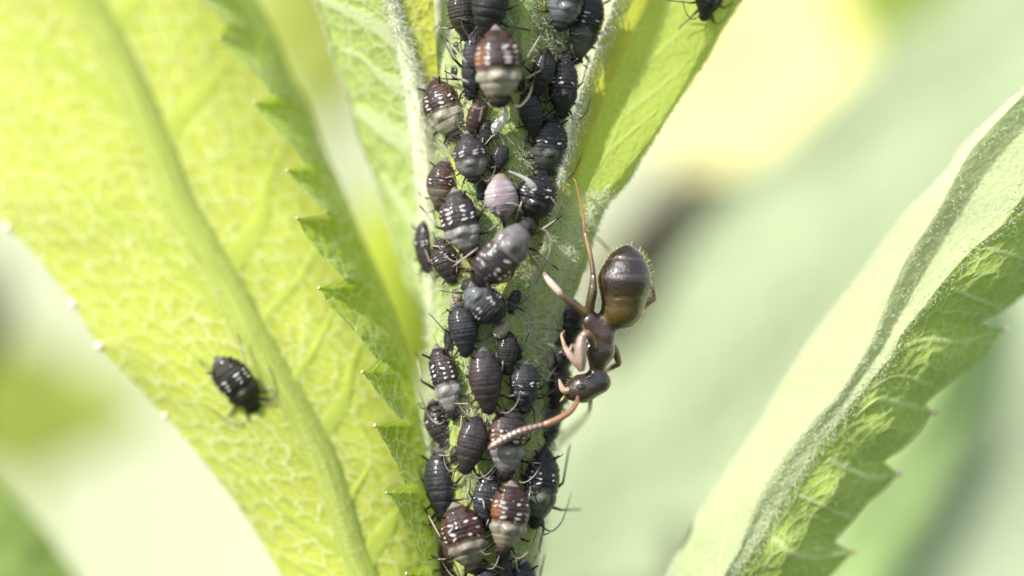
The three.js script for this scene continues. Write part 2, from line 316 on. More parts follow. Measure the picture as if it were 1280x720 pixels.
// ---- stem: rows of [y, left, right] in photograph pixels
const STEM = [[-420, 566, 742], [-100, 552, 735], [0, 552, 727], [100, 553, 716], [200, 545, 702], [300, 543, 692], [420, 541, 692], [500, 541, 694], [600, 544, 684], [720, 551, 668], [900, 553, 658], [1400, 556, 660], [2400, 550, 662]];
const stemL = { p: STEM.map(([y, a]) => [y, a, 0]) }, stemR = { p: STEM.map(([y, , b]) => [y, b, 0]) };
const stemAt = (y) => { const a = railAt(stemL, y)[0], b = railAt(stemR, y)[0]; return { cx: (a + b) / 2, r: (b - a) / 2 / PX }; };
const STEMZ = 0.92;      // depth of the stem's section as a share of its width
const stemFront = (px, py) => { const { cx, r } = stemAt(py), dx = clamp((px - cx) / PX / r, -0.97, 0.97); return { z: r * STEMZ * Math.sqrt(1 - dx * dx), n: V3(dx, 0, Math.sqrt(1 - dx * dx) / STEMZ).normalize() }; };
{
  const nu = 330, nv = 120, pos = [], uv = [], idx = [];
  for (let j = 0; j <= nu; j++) for (let i = 0; i <= nv; i++) {
    const y = j < 300 ? mix(-420, 900, j / 300) : mix(900, 2400, (j - 300) / 30), { cx, r } = stemAt(y), a = i / nv * 2 * Math.PI;
    const rib = 1 + 0.035 * Math.sin(a * 7 + 0.6 * Math.sin(y / 140)) + 0.018 * Math.sin(a * 13 + y / 200) + 0.02 * (fbm(Math.cos(a) * 3 + 9, y / 40 + Math.sin(a) * 3, 3) - 0.5);
    pos.push((cx - 640) / PX + Math.sin(a) * r * rib, (360 - y) / PX, -Math.cos(a) * r * STEMZ * rib); uv.push(i / nv, j / nu);
  }
  for (let j = 0; j < nu; j++) for (let i = 0; i < nv; i++) { const a = j * (nv + 1) + i, b = a + nv + 1; idx.push(a, a + 1, b, b, a + 1, b + 1); }
  const g = new THREE.BufferGeometry(); g.setAttribute('position', new THREE.Float32BufferAttribute(pos, 3)); g.setAttribute('uv', new THREE.Float32BufferAttribute(uv, 2)); g.setIndex(idx.reverse()); g.computeVertexNormals();
  const n = 1024, c = new Uint8Array(n * n * 4), hb = new Uint8Array(n * n * 4);
  for (let j = 0; j < n; j++) for (let i = 0; i < n; i++) {
    const o = (j * n + i) * 4, s = Math.abs(i / n - 0.5) * 620, y = j / n * 1450;
    const streak = fbm(s / 7, y / 80, 3), pat = fbm(s / 30, y / 60, 13), f = noise(s / 2, y / 9, 6), yel = 0.7 * sstep(0.40, 0.68, fbm((s + 0.5 * y) / 52 + 3, (y - 0.3 * s) / 60, 23));
    const k = 0.72 + 0.5 * (streak - 0.3) + 0.25 * (f - 0.5) + 0.35 * (pat - 0.4);
    const b = [mix(0.27, 0.40, yel), mix(0.37, 0.42, yel), mix(0.085, 0.06, yel)];
    for (let q = 0; q < 3; q++) c[o + q] = clamp(toS(b[q] * k), 0, 255); c[o + 3] = 255; hb[o] = hb[o + 1] = hb[o + 2] = 255 * clamp(0.5 * streak + 0.5 * noise(s / 3, y / 5, 8), 0, 1); hb[o + 3] = 255;
  }
  const m = new THREE.MeshPhysicalMaterial({ map: dataTex(n, n, c, true), bumpMap: dataTex(n, n, hb), bumpScale: 0.006, roughness: 0.75, clearcoat: 0.15, clearcoatRoughness: 0.5, side: THREE.DoubleSide });
  const stem = part('stem', g, m, plant, 'thick ribbed green stem covered in fine pale hairs');
  const list = [];
  for (let k = 0; k < 21000; k++) {
    const y = rr(-140, 860), a = rr(-1.75, 1.75), { cx, r } = stemAt(y), n_ = V3(Math.sin(a), 0, Math.cos(a) / STEMZ).normalize();
    const p = V3((cx - 640) / PX + Math.sin(a) * r, (360 - y) / PX, Math.cos(a) * r * STEMZ);
    const d = n_.clone().multiplyScalar(rr(0.25, 1)).add(V3(rr(-0.9, 0.9), rr(-1.0, 0.7), rr(-0.3, 0.3))).normalize();
    list.push([p, d, rr(0.02, 0.065), rr(0.6, 1.1)]);
  }
  hairs(list, 0.0008, hairMat, stem);
}
const toothMat = new THREE.MeshPhysicalMaterial({ color: new THREE.Color().setRGB(0.52, 0.48, 0.3), roughness: 0.55 });
const tip = (leaf, p, r, m = tipMat) => part('tooth_tip', ball(p, r, 1, 1.15, 1), m, leaf);

// ---- big left leaf, seen from below; its right margin is rolled towards us
{
  const ML = [[-160, -190], [0, -105], [130, -60], [240, -22], [285, 10], [322, 47], [352, 70], [380, 92], [408, 108], [433, 125], [478, 167], [520, 207], [570, 249], [620, 288], [665, 320], [712, 347], [780, 392], [860, 470], [930, 560]];
  const MR = [[-160, 30], [5, 107], [62, 140], [160, 185], [272, 231], [350, 278], [454, 333], [551, 393], [712, 450], [800, 490], [880, 545], [930, 590]];
  const RF = [[-160, 235], [0, 317], [47, 342], [94, 361], [125, 380], [175, 398], [225, 420], [297, 451], [369, 482], [444, 507], [531, 527], [631, 543], [712, 549], [800, 556], [880, 584], [930, 606]];
  const TL = [[-160, 120], [-95, 225], [-92, 190], [-20, 262], [-17, 235], [31, 282], [47, 276], [60, 283], [90, 318], [119, 341], [129, 318], [145, 330], [175, 358], [203, 381], [213, 359], [230, 372], [250, 392], [268, 410], [273, 371], [290, 380], [320, 402], [350, 431], [360, 399], [385, 414], [420, 449], [450, 472], [465, 453], [478, 462], [505, 484], [524, 500], [532, 469], [548, 478], [580, 496], [606, 507], [616, 483], [630, 494], [665, 514], [708, 527], [717, 508], [760, 532], [880, 580], [930, 604]];
  const zs = (y) => 0.02 + -0.30 * clamp((430 - y) / 430, -1.2, 1.6) * (y < 430 ? 1 : 0.2) ;
  const rail = (list, dz, dx = 0, sharp = false) => ({ sharp, p: list.map(([y, x]) => [y, x + dx, zs(y) + dz - 0.02]) });
  const half = MR.map(([y, x]) => [y, mix(x, railAt({ p: RF.map(([a, b]) => [a, b, 0]) }, y)[0], 0.55)]);
  const leftHalf = MR.map(([y, x]) => [y, mix(railAt({ p: ML.map(([a, b]) => [a, b, 0]) }, y)[0], x, 0.5)]);
  const fade = (y) => y > 850 ? Math.max(0, 1 - (y - 850) / 80) : 1;
  const foldIn = RF.map(([y, x]) => [y, mix(x, railAt({ sharp: true, p: TL.map(([a, b]) => [a, b, 0]) }, y)[0], 0.22 * fade(y))]);
  const L = new Leaf([rail(ML, -0.10), rail(leftHalf, -0.02), rail(MR, 0), rail(half, -0.03), rail(RF, -0.11, -5), rail(RF, -0.07, 0), rail(foldIn, 0.02), rail(TL, 0.22, 0, true)], -90, 930, [0, 0.22, 0.42, 0.58, 0.75, 0.8, 0.86, 1]);
  const W = 15, left = [0, 0.42], right = [0.42, 0.78];
  const big = [
    { p: [[325, 440, 12.2], [300, 412, 12.2], [225, 337, 12.2], [166, 287, 10.8], [125, 259, 7.9], [50, 175, 5.8], [0, 130, 1.1]], span: left },
    { p: [[185, 170, 13.7], [162, 145, 13.7], [85, 82, 13.0], [40, 52, 10.1], [0, 22, 7.9], [-60, -20, 1.4]], span: left },
    { p: [[330, 510, 7.9], [262, 456, 6.5], [219, 425, 5.8], [162, 384, 4.3], [125, 356, 3.6], [78, 331, 0.6]], span: left },
    { p: [[385, 580, 9.4], [361, 551, 8.6], [325, 510, 6.5], [290, 475, 4.3], [240, 440, 0.6]], span: left },
    { p: [[440, 705, 9.4], [425, 688, 8.6], [361, 643, 6.5], [313, 599, 4.3], [280, 579, 3.6], [235, 545, 0.6]], span: left },
    { p: [[465, 780, 9.4], [430, 745, 7.2], [385, 715, 5.0], [345, 690, 0.7]], span: left },
    { p: [[286, 335, 14.4], [294, 322, 13.7], [325, 281, 11.5], [337, 225, 8.6], [352, 190, 1.4]], span: right },
    { p: [[205, 180, 14.4], [213, 162, 13.0], [241, 131, 10.8], [266, 103, 8.6], [285, 75, 1.6]], span: right },
    { p: [[130, 50, 13.0], [140, 37, 11.5], [165, 10, 10.1], [185, -20, 2.1]], span: right },
    { p: [[328, 408, 5.0], [334, 395, 5.0], [369, 356, 4.3], [394, 315, 3.6], [410, 285, 0.6]], span: right },
    { p: [[395, 560, 11.5], [401, 547, 10.8], [430, 502, 8.6], [442, 454, 6.5], [452, 425, 1.2]], span: right },
    { p: [[360, 492, 5.8], [372, 470, 5.0], [400, 425, 4.3], [418, 385, 0.7]], span: right },
    { p: [[458, 705, 10.8], [466, 688, 10.1], [490, 655, 7.9], [502, 630, 1.4]], span: right },
    { p: [[428, 640, 5.8], [440, 620, 5.0], [465, 580, 0.9]], span: right },
  ];
  L.paint({ size: 1536, veins: big, cell: 25, fine: 9, secondary: 0.8, colors: { blade: [0.50, 0.56, 0.08], vein: [0.74, 0.78, 0.46], big: [0.43, 0.53, 0.09], seed: 11 }, tint: (v) => { const k = sstep(0.78, 0.84, v); return [mix(0.50, 0.38, k), mix(0.56, 0.52, k), mix(0.07, 0.025, k)]; } });
  const leaf = part('leaf', L.geometry(520, 360, 0.009), leafMat(L, 0.4, { bumpScale: 0.002 }), plant, 'big yellow green serrated leaf with its margin rolled over');
  // midrib and main side veins stand proud of the underside
  const rib = (pts, amp, name, lift = 0.3, span = [0, 1]) => {
    const c = new THREE.CatmullRomCurve3(pts.map((q) => V3(q[0], q[1], q[2]))), P3 = [], R = [];
    for (let i = 0; i <= 60; i++) { const q = c.getPoint(i / 60), v = L.v(q.x, q.y, ...span), w = q.z / 2 / PX * amp; P3.push(L.point(q.y, v).add(V3(0, 0, -w * lift))); R.push(w); }
    const g = tube(P3, R, 14); return part(name, g, ribMat, leaf);
  };
  const sw = 256, sc = new Uint8Array(sw * sw * 4); for (let q = 0; q < sw; q++) for (let p = 0; p < sw; p++) { const o = (q * sw + p) * 4, k = 0.8 + 0.5 * (noise(Math.abs(p - 128) * 0.28, q * 0.05, 3) * 0.5 + noise(Math.abs(p - 128) * 0.8, q * 0.12, 4) * 0.3 + noise(p * 0.5, q * 1.3, 5) * 0.2 - 0.1); [0.36, 0.435, 0.075].forEach((e, m) => { sc[o + m] = clamp(toS(e * k), 0, 255); }); sc[o + 3] = 255; }
  const streak = dataTex(sw, sw, sc, true); streak.repeat.set(1, 3);
  const ribMat = new THREE.MeshPhysicalMaterial({ map: streak, roughness: 1, transmission: 0.3, thickness: 0, bumpMap: streak, bumpScale: 0.012 });
  rib(MR.map(([y, x]) => [x, y, y < 0 ? 50 : y < 300 ? 56 : y < 600 ? 54 : 50]), 1, 'midrib', 0.72, [0.3, 0.55]);
  for (const [y, x, r] of [[285, 10, 0.013], [322, 54, 0.006], [380, 91, 0.0135], [433, 124, 0.0135], [520, 206, 0.0105], [600, 270, 0.005]]) tip(leaf, P(x, y, zs(y) - 0.115), r);
  for (const [y, x] of [[47, 276], [129, 319], [213, 360], [273, 372], [360, 400], [465, 454], [532, 470], [616, 484], [717, 509]]) tip(leaf, P(x - 1, y, zs(y) + 0.2), rr(0.004, 0.0065), toothMat);
  const list = [];
  for (let k = 0; k < 1500; k++) { const y = rr(0, 800), v = rr(0.36, 0.48), p = L.point(y, v).add(V3(0, 0, v > 0.39 && v < 0.45 ? 0.02 : 0)); list.push([p, V3(rr(-0.7, 0.7), rr(-0.7, 0.7), rr(0.2, 0.8)).normalize(), rr(0.008, 0.02), rr(0.5, 0.9)]); }
  for (let k = 0; k < 700; k++) { const y = rr(200, 800), p = L.point(y, 0.002); list.push([p, V3(rr(-1, 0), rr(-0.6, 0.6), rr(-0.3, 0.6)).normalize(), rr(0.012, 0.03)]); }
  hairs(list, 0.0011, hairMat, leaf);
}
// ---- leaf behind the stem on the left
{
  const ML = [[-160, 345], [-60, 378], [0, 395], [27, 405], [70, 417], [107, 431], [140, 441], [175, 449], [225, 469], [278, 485], [322, 500], [366, 516], [397, 531], [425, 543], [450, 556]];
  const MR = [[-160, 458], [0, 490], [32, 499], [75, 511], [117, 521], [160, 528], [200, 534], [300, 545], [400, 556], [450, 562]];
  const RR = [[-160, 540], [0, 542], [32, 544], [75, 546], [117, 548], [160, 548], [200, 550], [300, 555], [400, 562], [450, 566]];
  const zr = (list, dz) => ({ p: list.map(([y, x]) => [y, x, -0.14 + 0.28 * clamp((420 - y) / 420, 0, 1.4) + dz]) });
  const mid = MR.map(([y, x]) => [y, mix(railAt({ p: ML.map(([a, b]) => [a, b, 0]) }, y)[0], x, 0.55)]);
  const L = new Leaf([zr(ML, -0.14), zr(mid, -0.04), zr(MR, 0), zr(RR, 0.02)], -160, 450, [0, 0.4, 0.75, 1]);
  L.paint({ size: 1024, cell: 30, fine: 11, secondary: 0.8, veins: [
    { p: [[494, 52, 9], [470, 32, 8], [440, 18, 6], [405, 2, 4]] }, { p: [[514, 180, 8], [485, 165, 7], [462, 148, 6], [445, 138, 3]] }, { p: [[505, 110, 6], [478, 96, 5], [450, 70, 3], [425, 62, 2]] }, { p: [[530, 300, 7], [510, 270, 6], [490, 240, 5], [478, 220, 3]] }, { p: [[540, 390, 6], [525, 350, 5], [508, 320, 3]] }, { p: [[484, -20, 8], [455, -45, 6], [420, -75, 4]] },
  ], colors: { blade: [0.46, 0.58, 0.14], vein: [0.68, 0.74, 0.42], seed: 21 }, tint: (v) => { const k = sstep(0.76, 0.8, v); return [mix(0.46, 0.60, k), mix(0.58, 0.62, k), mix(0.14, 0.06, k)]; } });
  const leaf = part('leaf', L.geometry(300, 160, 0.011), leafMat(L, 0.45), plant, 'pale green leaf behind the left side of the stem');
  const pts = [], R = [];
  for (let i = 0; i <= 50; i++) { const y = mix(-160, 445, i / 50), w = mix(5.5, 17, sstep(-50, 190, y)) / PX; pts.push(L.point(y, 0.75).add(V3(0, 0, -w * 0.1))); R.push(w); }
  const ribM = new THREE.MeshPhysicalMaterial({ color: new THREE.Color().setRGB(0.70, 0.74, 0.50), roughness: 0.9, bumpMap: grain, bumpScale: 0.01 });
  const rib = part('midrib', tube(pts, R, 16), ribM, leaf, 'whitish fuzzy midrib');
  const list = [];
  for (let k = 0; k < 5200; k++) { const i = Math.floor(rnd() * 50), a = rr(-2.2, 2.2), n = V3(Math.sin(a), 0.15, Math.cos(a)).normalize(), p = pts[i].clone().lerp(pts[i + 1], rnd()).addScaledVector(n, R[i] * 0.95); list.push([p, n.clone().add(V3(rr(-0.5, 0.5), rr(-0.9, 0.3), rr(-0.4, 0.4))).normalize(), rr(0.015, 0.042), rr(0.7, 1.2)]); }
  for (let k = 0; k < 900; k++) { const y = rr(-60, 440), p = L.point(y, 0.003); list.push([p, V3(rr(-1, 0), rr(-0.8, 0.4), rr(-0.2, 0.6)).normalize(), rr(0.01, 0.024)]); }
  hairs(list, 0.0012, hairMat, rib);
}
// ---- small pale bud leaf clasping the stem
{
  const L = new Leaf([
    { p: [[-60, 575, -0.06], [0, 566, -0.04], [25, 556, 0.0], [50, 547, 0.02], [80, 542, 0.04], [120, 541, 0.05], [160, 546, 0.04], [200, 554, 0.02]] },
    { p: [[-60, 590, 0.05], [0, 582, 0.1], [50, 566, 0.13], [100, 560, 0.14], [160, 562, 0.13], [200, 566, 0.11]] },
    { p: [[-60, 610, 0.12], [0, 606, 0.2], [50, 598, 0.215], [100, 592, 0.215], [160, 588, 0.205], [200, 584, 0.19]] }], -60, 200);
  L.paint({ size: 256, cell: 24, fine: 9, colors: { blade: [0.44, 0.54, 0.2], vein: [0.6, 0.66, 0.36], seed: 5 } });
  const leaf = part('leaf', L.geometry(80, 50, 0.008), leafMat(L, 0.35), plant, 'small pale rounded bud leaf clasping the top of the stem');
  const list = [];
  for (let k = 0; k < 1500; k++) { const e = rnd() < 0.45, y = rr(-50, 195), p = L.point(y, e ? 0.01 : rnd()); list.push([p, V3(rr(-1, 0.1), rr(-0.4, 0.9), rr(0, 0.9)).normalize(), rr(0.012, 0.035)]); }
  hairs(list, 0.0011, hairMat, leaf);
}
// ---- leaf rising on the right of the stem
{
  const E0 = [[-160, 800, 0.16], [0, 768, 0.16], [75, 741, 0.17], [140, 719, 0.18], [180, 711, 0.19], [235, 697, 0.2], [300, 680, 0.19], [360, 664, 0.16], [440, 645, 0.12], [520, 640, 0.06]];
  const E1 = [[-160, 835, 0.11], [0, 790, 0.11], [62, 762, 0.12], [120, 742, 0.13], [180, 724, 0.15], [235, 708, 0.17], [300, 691, 0.185], [360, 676, 0.175], [440, 660, 0.14], [520, 652, 0.08]];
  const E2 = [[-160, 862, 0.0], [0, 812, 0.02], [45, 791, 0.03], [82, 775, 0.04], [125, 757, 0.06], [180, 737, 0.1], [235, 719, 0.13], [300, 703, 0.165], [360, 690, 0.165], [440, 676, 0.135], [520, 664, 0.08]];
  const E2b = [[-160, 905, 0.04], [0, 850, 0.045], [87, 815, 0.06], [180, 770, 0.11], [235, 742, 0.135], [300, 716, 0.16], [360, 700, 0.165], [440, 688, 0.12], [520, 674, 0.07]];
  const E3 = [[-160, 975, 0.09], [0, 903, 0.09], [32, 889, 0.09], [87, 864, 0.1], [140, 835, 0.11], [180, 808, 0.12], [235, 765, 0.14], [290, 733, 0.14], [350, 717, 0.13], [440, 698, 0.09], [520, 682, 0.05]];
  const E4 = [[-160, 990, 0.04], [0, 926, 0.04], [37, 903, 0.04], [77, 881, 0.05], [122, 850, 0.06], [175, 816, 0.08], [234, 779, 0.1], [257, 758, 0.1], [290, 744, 0.1], [346, 727, 0.09], [390, 711, 0.07], [440, 702, 0.05], [520, 686, 0.02]];
  const E5 = [[-160, 968, -0.12], [0, 912, -0.12], [77, 868, -0.11], [175, 806, -0.07], [257, 752, -0.02], [346, 720, 0.0], [440, 698, 0.0], [520, 684, 0.0]];
  const L = new Leaf([{ p: E0 }, { p: E1 }, { p: E2 }, { p: E2b }, { p: E3 }, { p: E4 }, { p: E5 }], -160, 520, [0, 0.14, 0.28, 0.48, 0.8, 0.92, 1], 0.35);
  L.paint({ size: 1024, cell: 22, fine: 9, secondary: 0.8, veins: [
    { p: [[855, -60, 7], [826, 30, 7], [795, 105, 6], [765, 175, 5], [735, 240, 3]] }, { p: [[838, 10, 5], [862, -20, 4], [880, -60, 3]] }, { p: [[812, 75, 5], [848, 42, 4], [872, 8, 3]] }, { p: [[785, 140, 5], [826, 108, 4], [858, 80, 3]] }, { p: [[760, 190, 4], [795, 160, 3], [822, 138, 3]] },
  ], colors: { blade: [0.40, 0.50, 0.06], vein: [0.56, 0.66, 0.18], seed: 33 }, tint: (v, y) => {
    const ye = sstep(0.12, 0.17, v) * (1 - sstep(0.26, 0.3, v)) * (1 - sstep(190, 290, y)), wh = (1 - sstep(0.1, 0.15, v)) * (1 - sstep(240, 330, y)); let c = [0.54, 0.66, 0.10];  // strip tinted yellower, standing in for sun shining through the blade
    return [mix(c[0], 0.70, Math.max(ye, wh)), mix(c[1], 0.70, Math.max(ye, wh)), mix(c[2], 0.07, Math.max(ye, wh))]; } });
  const leaf = part('leaf', L.geometry(340, 200, 0.006), leafMat(L, 0.65), plant, 'narrow leaf rising beside the stem with a stripe tinted yellow for light shining through and white fuzzy edge');
  const list = [];
  for (let k = 0; k < 4200; k++) { const y = rr(-60, 430), v = Math.pow(rnd(), 2) * (y > 230 ? 1 : 0.14), p = L.point(y, v); list.push([p, V3(rr(-1, 0.3), rr(-0.9, 0.6), rr(0, 0.8)).normalize(), rr(0.012, 0.034), rr(0.6, 1.1)]); }
  for (let k = 0; k < 3600; k++) { const y = rr(240, 480), p = L.point(y, rr(0, 0.95)); list.push([p, V3(rr(-0.9, 0.9), rr(-0.9, 0.6), rr(0.15, 0.8)).normalize(), rr(0.012, 0.034), rr(0.5, 0.9)]); }
  for (let k = 0; k < 900; k++) { const y = rr(-60, 340), p = L.point(y, 0.92); list.push([p, V3(rr(0, 1), rr(-0.9, 0.3), rr(0, 0.6)).normalize(), rr(0.008, 0.02)]); }
  hairs(list, 0.0011, hairMat, leaf);
}
// ---- folded leaf at the lower right
{
  const C0 = [[20, 1380], [109, 1281], [134, 1253], [178, 1207], [216, 1181], [266, 1131], [334, 1081], [416, 1017], [497, 965], [553, 931], [619, 887], [660, 862], [720, 834], [800, 800], [900, 735]].map(([y, x]) => [y, x, y > 790 ? -0.1 : mix(0.06, -0.07, sstep(100, 330, y))]);
  const C1 = [[20, 1390, 0.16], [109, 1289, 0.16], [178, 1222, 0.16], [200, 1206, 0.16], [262, 1173, 0.16], [325, 1132, 0.16], [387, 1104, 0.16], [431, 1086, 0.16], [494, 1046, 0.15], [525, 1016, 0.15], [587, 968, 0.14], [640, 940, 0.13], [690, 920, 0.12], [720, 902, 0.11], [800, 855, 0.05], [900, 770, 0]];
  const C2 = [[20, 1422, 0.125], [109, 1331, 0.125], [200, 1246, 0.125], [262, 1204, 0.125], [325, 1165, 0.125], [387, 1130, 0.13], [431, 1104, 0.135], [494, 1060, 0.137], [541, 1027, 0.136], [590, 988, 0.134], [640, 955, 0.125], [720, 910, 0.105], [800, 862, 0.04], [900, 775, 0]];
  const C3 = [[20, 1500, 0.2], [150, 1370, 0.19], [244, 1281, 0.19], [281, 1253, 0.19], [312, 1216, 0.19], [356, 1176, 0.19], [387, 1152, 0.18], [419, 1126, 0.17], [441, 1117, 0.16], [472, 1092, 0.15], [506, 1065, 0.14], [541, 1039, 0.13], [581, 1010, 0.13], [635, 974, 0.12], [670, 954, 0.12], [720, 920, 0.1], [800, 868, 0.04], [900, 780, 0]];
  const C5 = [[20, 1560], [150, 1480], [300, 1350], [360, 1300], [370, 1280], [389, 1254], [399, 1234], [403, 1222], [411, 1254], [428, 1243], [446, 1230], [459, 1214], [473, 1191], [496, 1165], [505, 1154], [514, 1165], [541, 1149], [562, 1125], [577, 1103], [591, 1123], [608, 1111], [627, 1085], [652, 1065], [677, 1042], [691, 1066], [705, 1052], [730, 1030], [765, 985], [772, 1000], [830, 930], [900, 800]];
  const c5 = { sharp: true, p: C5.map(([y, x]) => [y, x, y > 800 ? 0 : -0.03]) }, c3 = { p: C3 };
  const C4 = []; for (let y = 20; y <= 900; y += 55) { const a = railAt(c3, y), b = railAt(c5, y), bump = 0; C4.push([y, mix(a[0], b[0], 0.5), mix(a[1], b[1], 0.5) + 0.03 + bump]); }
  const L = new Leaf([{ p: C0 }, { p: C1 }, { p: C2 }, c3, { p: C4 }, c5], 20, 900, [0, 0.24, 0.34, 0.48, 0.74, 1], 0.75);
  const span = [0.48, 1];
  L.paint({ size: 1536, cell: 23, fine: 9, secondary: 0.75, veins: [
    { p: [[1130, 432, 2.4], [1160, 425, 3.0], [1200, 428, 2.4], [1235, 418, 1.8], [1252, 411, 1.2]], span }, { p: [[1070, 520, 2.4], [1095, 500, 2.4], [1120, 502, 2.4], [1148, 508, 1.8], [1162, 514, 1.2]], span }, { p: [[1035, 575, 2.4], [1060, 586, 2.4], [1090, 597, 2.4], [1120, 592, 1.2]], span },
    { p: [[965, 672, 2.4], [990, 690, 2.4], [1020, 697, 2.4], [1060, 692, 1.2]], span }, { p: [[1190, 360, 1.8], [1225, 375, 1.8], [1252, 385, 1.2]], span }, { p: [[1230, 310, 2.4], [1262, 318, 1.8], [1300, 330, 1.2]], span }, { p: [[1000, 620, 1.8], [1030, 632, 1.8], [1062, 648, 1.2]], span }, { p: [[1085, 488, 1.8], [1120, 470, 1.8], [1165, 480, 1.2]], span },
    { p: [[898, 720, 1.8], [903, 680, 1.8], [912, 625, 1.8]], span: [0, 0.3] }, { p: [[1010, 540, 1.8], [985, 510, 1.2], [970, 500, 0.6]], span: [0, 0.3] }, { p: [[1062, 440, 1.8], [1040, 415, 1.2], [1020, 416, 0.6]], span: [0, 0.3] },
  ], colors: { blade: [0.44, 0.52, 0.21], vein: [0.56, 0.64, 0.32], seed: 45 }, tint: (v) => v < 0.475 ? [0.48, 0.545, 0.30] : [0.36, 0.475, 0.10] });
  const leaf = part('leaf', L.geometry(440, 300, (v) => 0.003 + 0.008 * sstep(0.4, 0.55, v), (p, y, v) => { const x = 640 + p.x * PX; for (const [gx, gy, gr, gh] of [[1108, 538, 24, 0.05], [1040, 618, 24, 0.05], [985, 688, 22, 0.045], [1170, 448, 32, 0.04], [1240, 350, 34, 0.04], [1085, 500, 14, 0.02]]) p.z += gh * Math.exp(-((x - gx) ** 2 + (y - gy) ** 2) / gr / gr) * sstep(0.5, 0.6, v); }), leafMat(L, 0.42, { bumpScale: 0.002, sheen: 0.5, sheenColor: new THREE.Color(0.8, 0.85, 0.75), sheenRoughness: 0.6 }), plant, 'folded serrated leaf at the lower right with pale downy underside');
  for (const [y, x, r] of [[411, 1256, 0.011], [403, 1221, 0.007], [514, 1166, 0.012], [591, 1124, 0.0115], [691, 1067, 0.008]]) tip(leaf, P(x, y, -0.03), r, y > 680 ? new THREE.MeshPhysicalMaterial({ color: new THREE.Color().setRGB(0.4, 0.24, 0.1), roughness: 0.5 }) : new THREE.MeshPhysicalMaterial({ color: new THREE.Color().setRGB(0.75, 0.66, 0.5), roughness: 0.4 }));
  const list = [];
  for (let k = 0; k < 5200; k++) { const y = rr(60, 760), q = rnd(), v = q < 0.3 ? rr(0, 0.02) : q < 0.6 ? 0.48 + rr(-0.06, 0.06) : q < 0.75 ? rr(0.22, 0.36) : rr(0.1, 1), p = L.point(y, v).add(V3(0, 0, 0.002)); list.push([p, V3(rr(-0.9, 0.6), rr(-0.6, 0.9), rr(-0.1, 0.7)).normalize(), rr(0.008, 0.024), rr(0.6, 1.1)]); }
  hairs(list, 0.0011, hairMat, leaf);
}

// ================================================================ aphids
const COLORS = {
  brown: { a: [0.075, 0.026, 0.014], b: [0.02, 0.010, 0.010], th: [0.27, 0.245, 0.19], hd: [0.03, 0.02, 0.018] },
  purple: { a: [0.042, 0.024, 0.027], b: [0.02, 0.014, 0.017], th: [0.23, 0.215, 0.215], hd: [0.02, 0.016, 0.018] },
  black: { a: [0.013, 0.011, 0.012], b: [0.008, 0.008, 0.009], th: [0.07, 0.08, 0.065], hd: [0.01, 0.01, 0.01] },
  slate: { a: [0.026, 0.026, 0.036], b: [0.013, 0.013, 0.018], th: [0.10, 0.11, 0.12], hd: [0.014, 0.014, 0.017] },
  olive: { a: [0.032, 0.026, 0.014], b: [0.014, 0.012, 0.008], th: [0.1, 0.1, 0.07], hd: [0.02, 0.018, 0.012] },
  pale: { a: [0.38, 0.335, 0.36], b: [0.24, 0.18, 0.21], th: [0.42, 0.38, 0.36], hd: [0.26, 0.2, 0.18] },
};
const aphidMat = new THREE.MeshPhysicalMaterial({ vertexColors: true, roughness: 0.4, specularIntensity: 0.55, clearcoat: 0.28, clearcoatRoughness: 0.12, bumpMap: grain, bumpScale: 0.0025 });
const waxMat = new THREE.MeshPhysicalMaterial({ color: new THREE.Color().setRGB(0.72, 0.71, 0.74), roughness: 0.8, bumpMap: grain, bumpScale: 0.004 });
const curve = (pts) => (s) => { let k = 0; while (k < pts.length - 2 && s > pts[k + 1][0]) k++; const t = sstep(0, 1, (s - pts[k][0]) / (pts[k + 1][0] - pts[k][0])); const l = clamp((s - pts[k][0]) / (pts[k + 1][0] - pts[k][0]), 0, 1); return mix(pts[k][1], pts[k + 1][1], mix(l, t, 0.5)); };
const PROFILE = {
  nymph: curve([[0, 0], [0.025, 0.035], [0.06, 0.06], [0.09, 0.115], [0.16, 0.19], [0.26, 0.265], [0.38, 0.30], [0.5, 0.292], [0.58, 0.262], [0.66, 0.262], [0.74, 0.225], [0.82, 0.165], [0.87, 0.12], [0.92, 0.115], [0.97, 0.075], [1, 0]]),
  oval: curve([[0, 0], [0.03, 0.05], [0.1, 0.13], [0.2, 0.215], [0.34, 0.268], [0.48, 0.272], [0.6, 0.25], [0.72, 0.205], [0.83, 0.15], [0.9, 0.12], [0.96, 0.085], [1, 0]]),
  slim: curve([[0, 0], [0.03, 0.06], [0.1, 0.14], [0.22, 0.2], [0.4, 0.225], [0.6, 0.21], [0.75, 0.18], [0.86, 0.14], [0.93, 0.12], [0.98, 0.07], [1, 0]]),
};
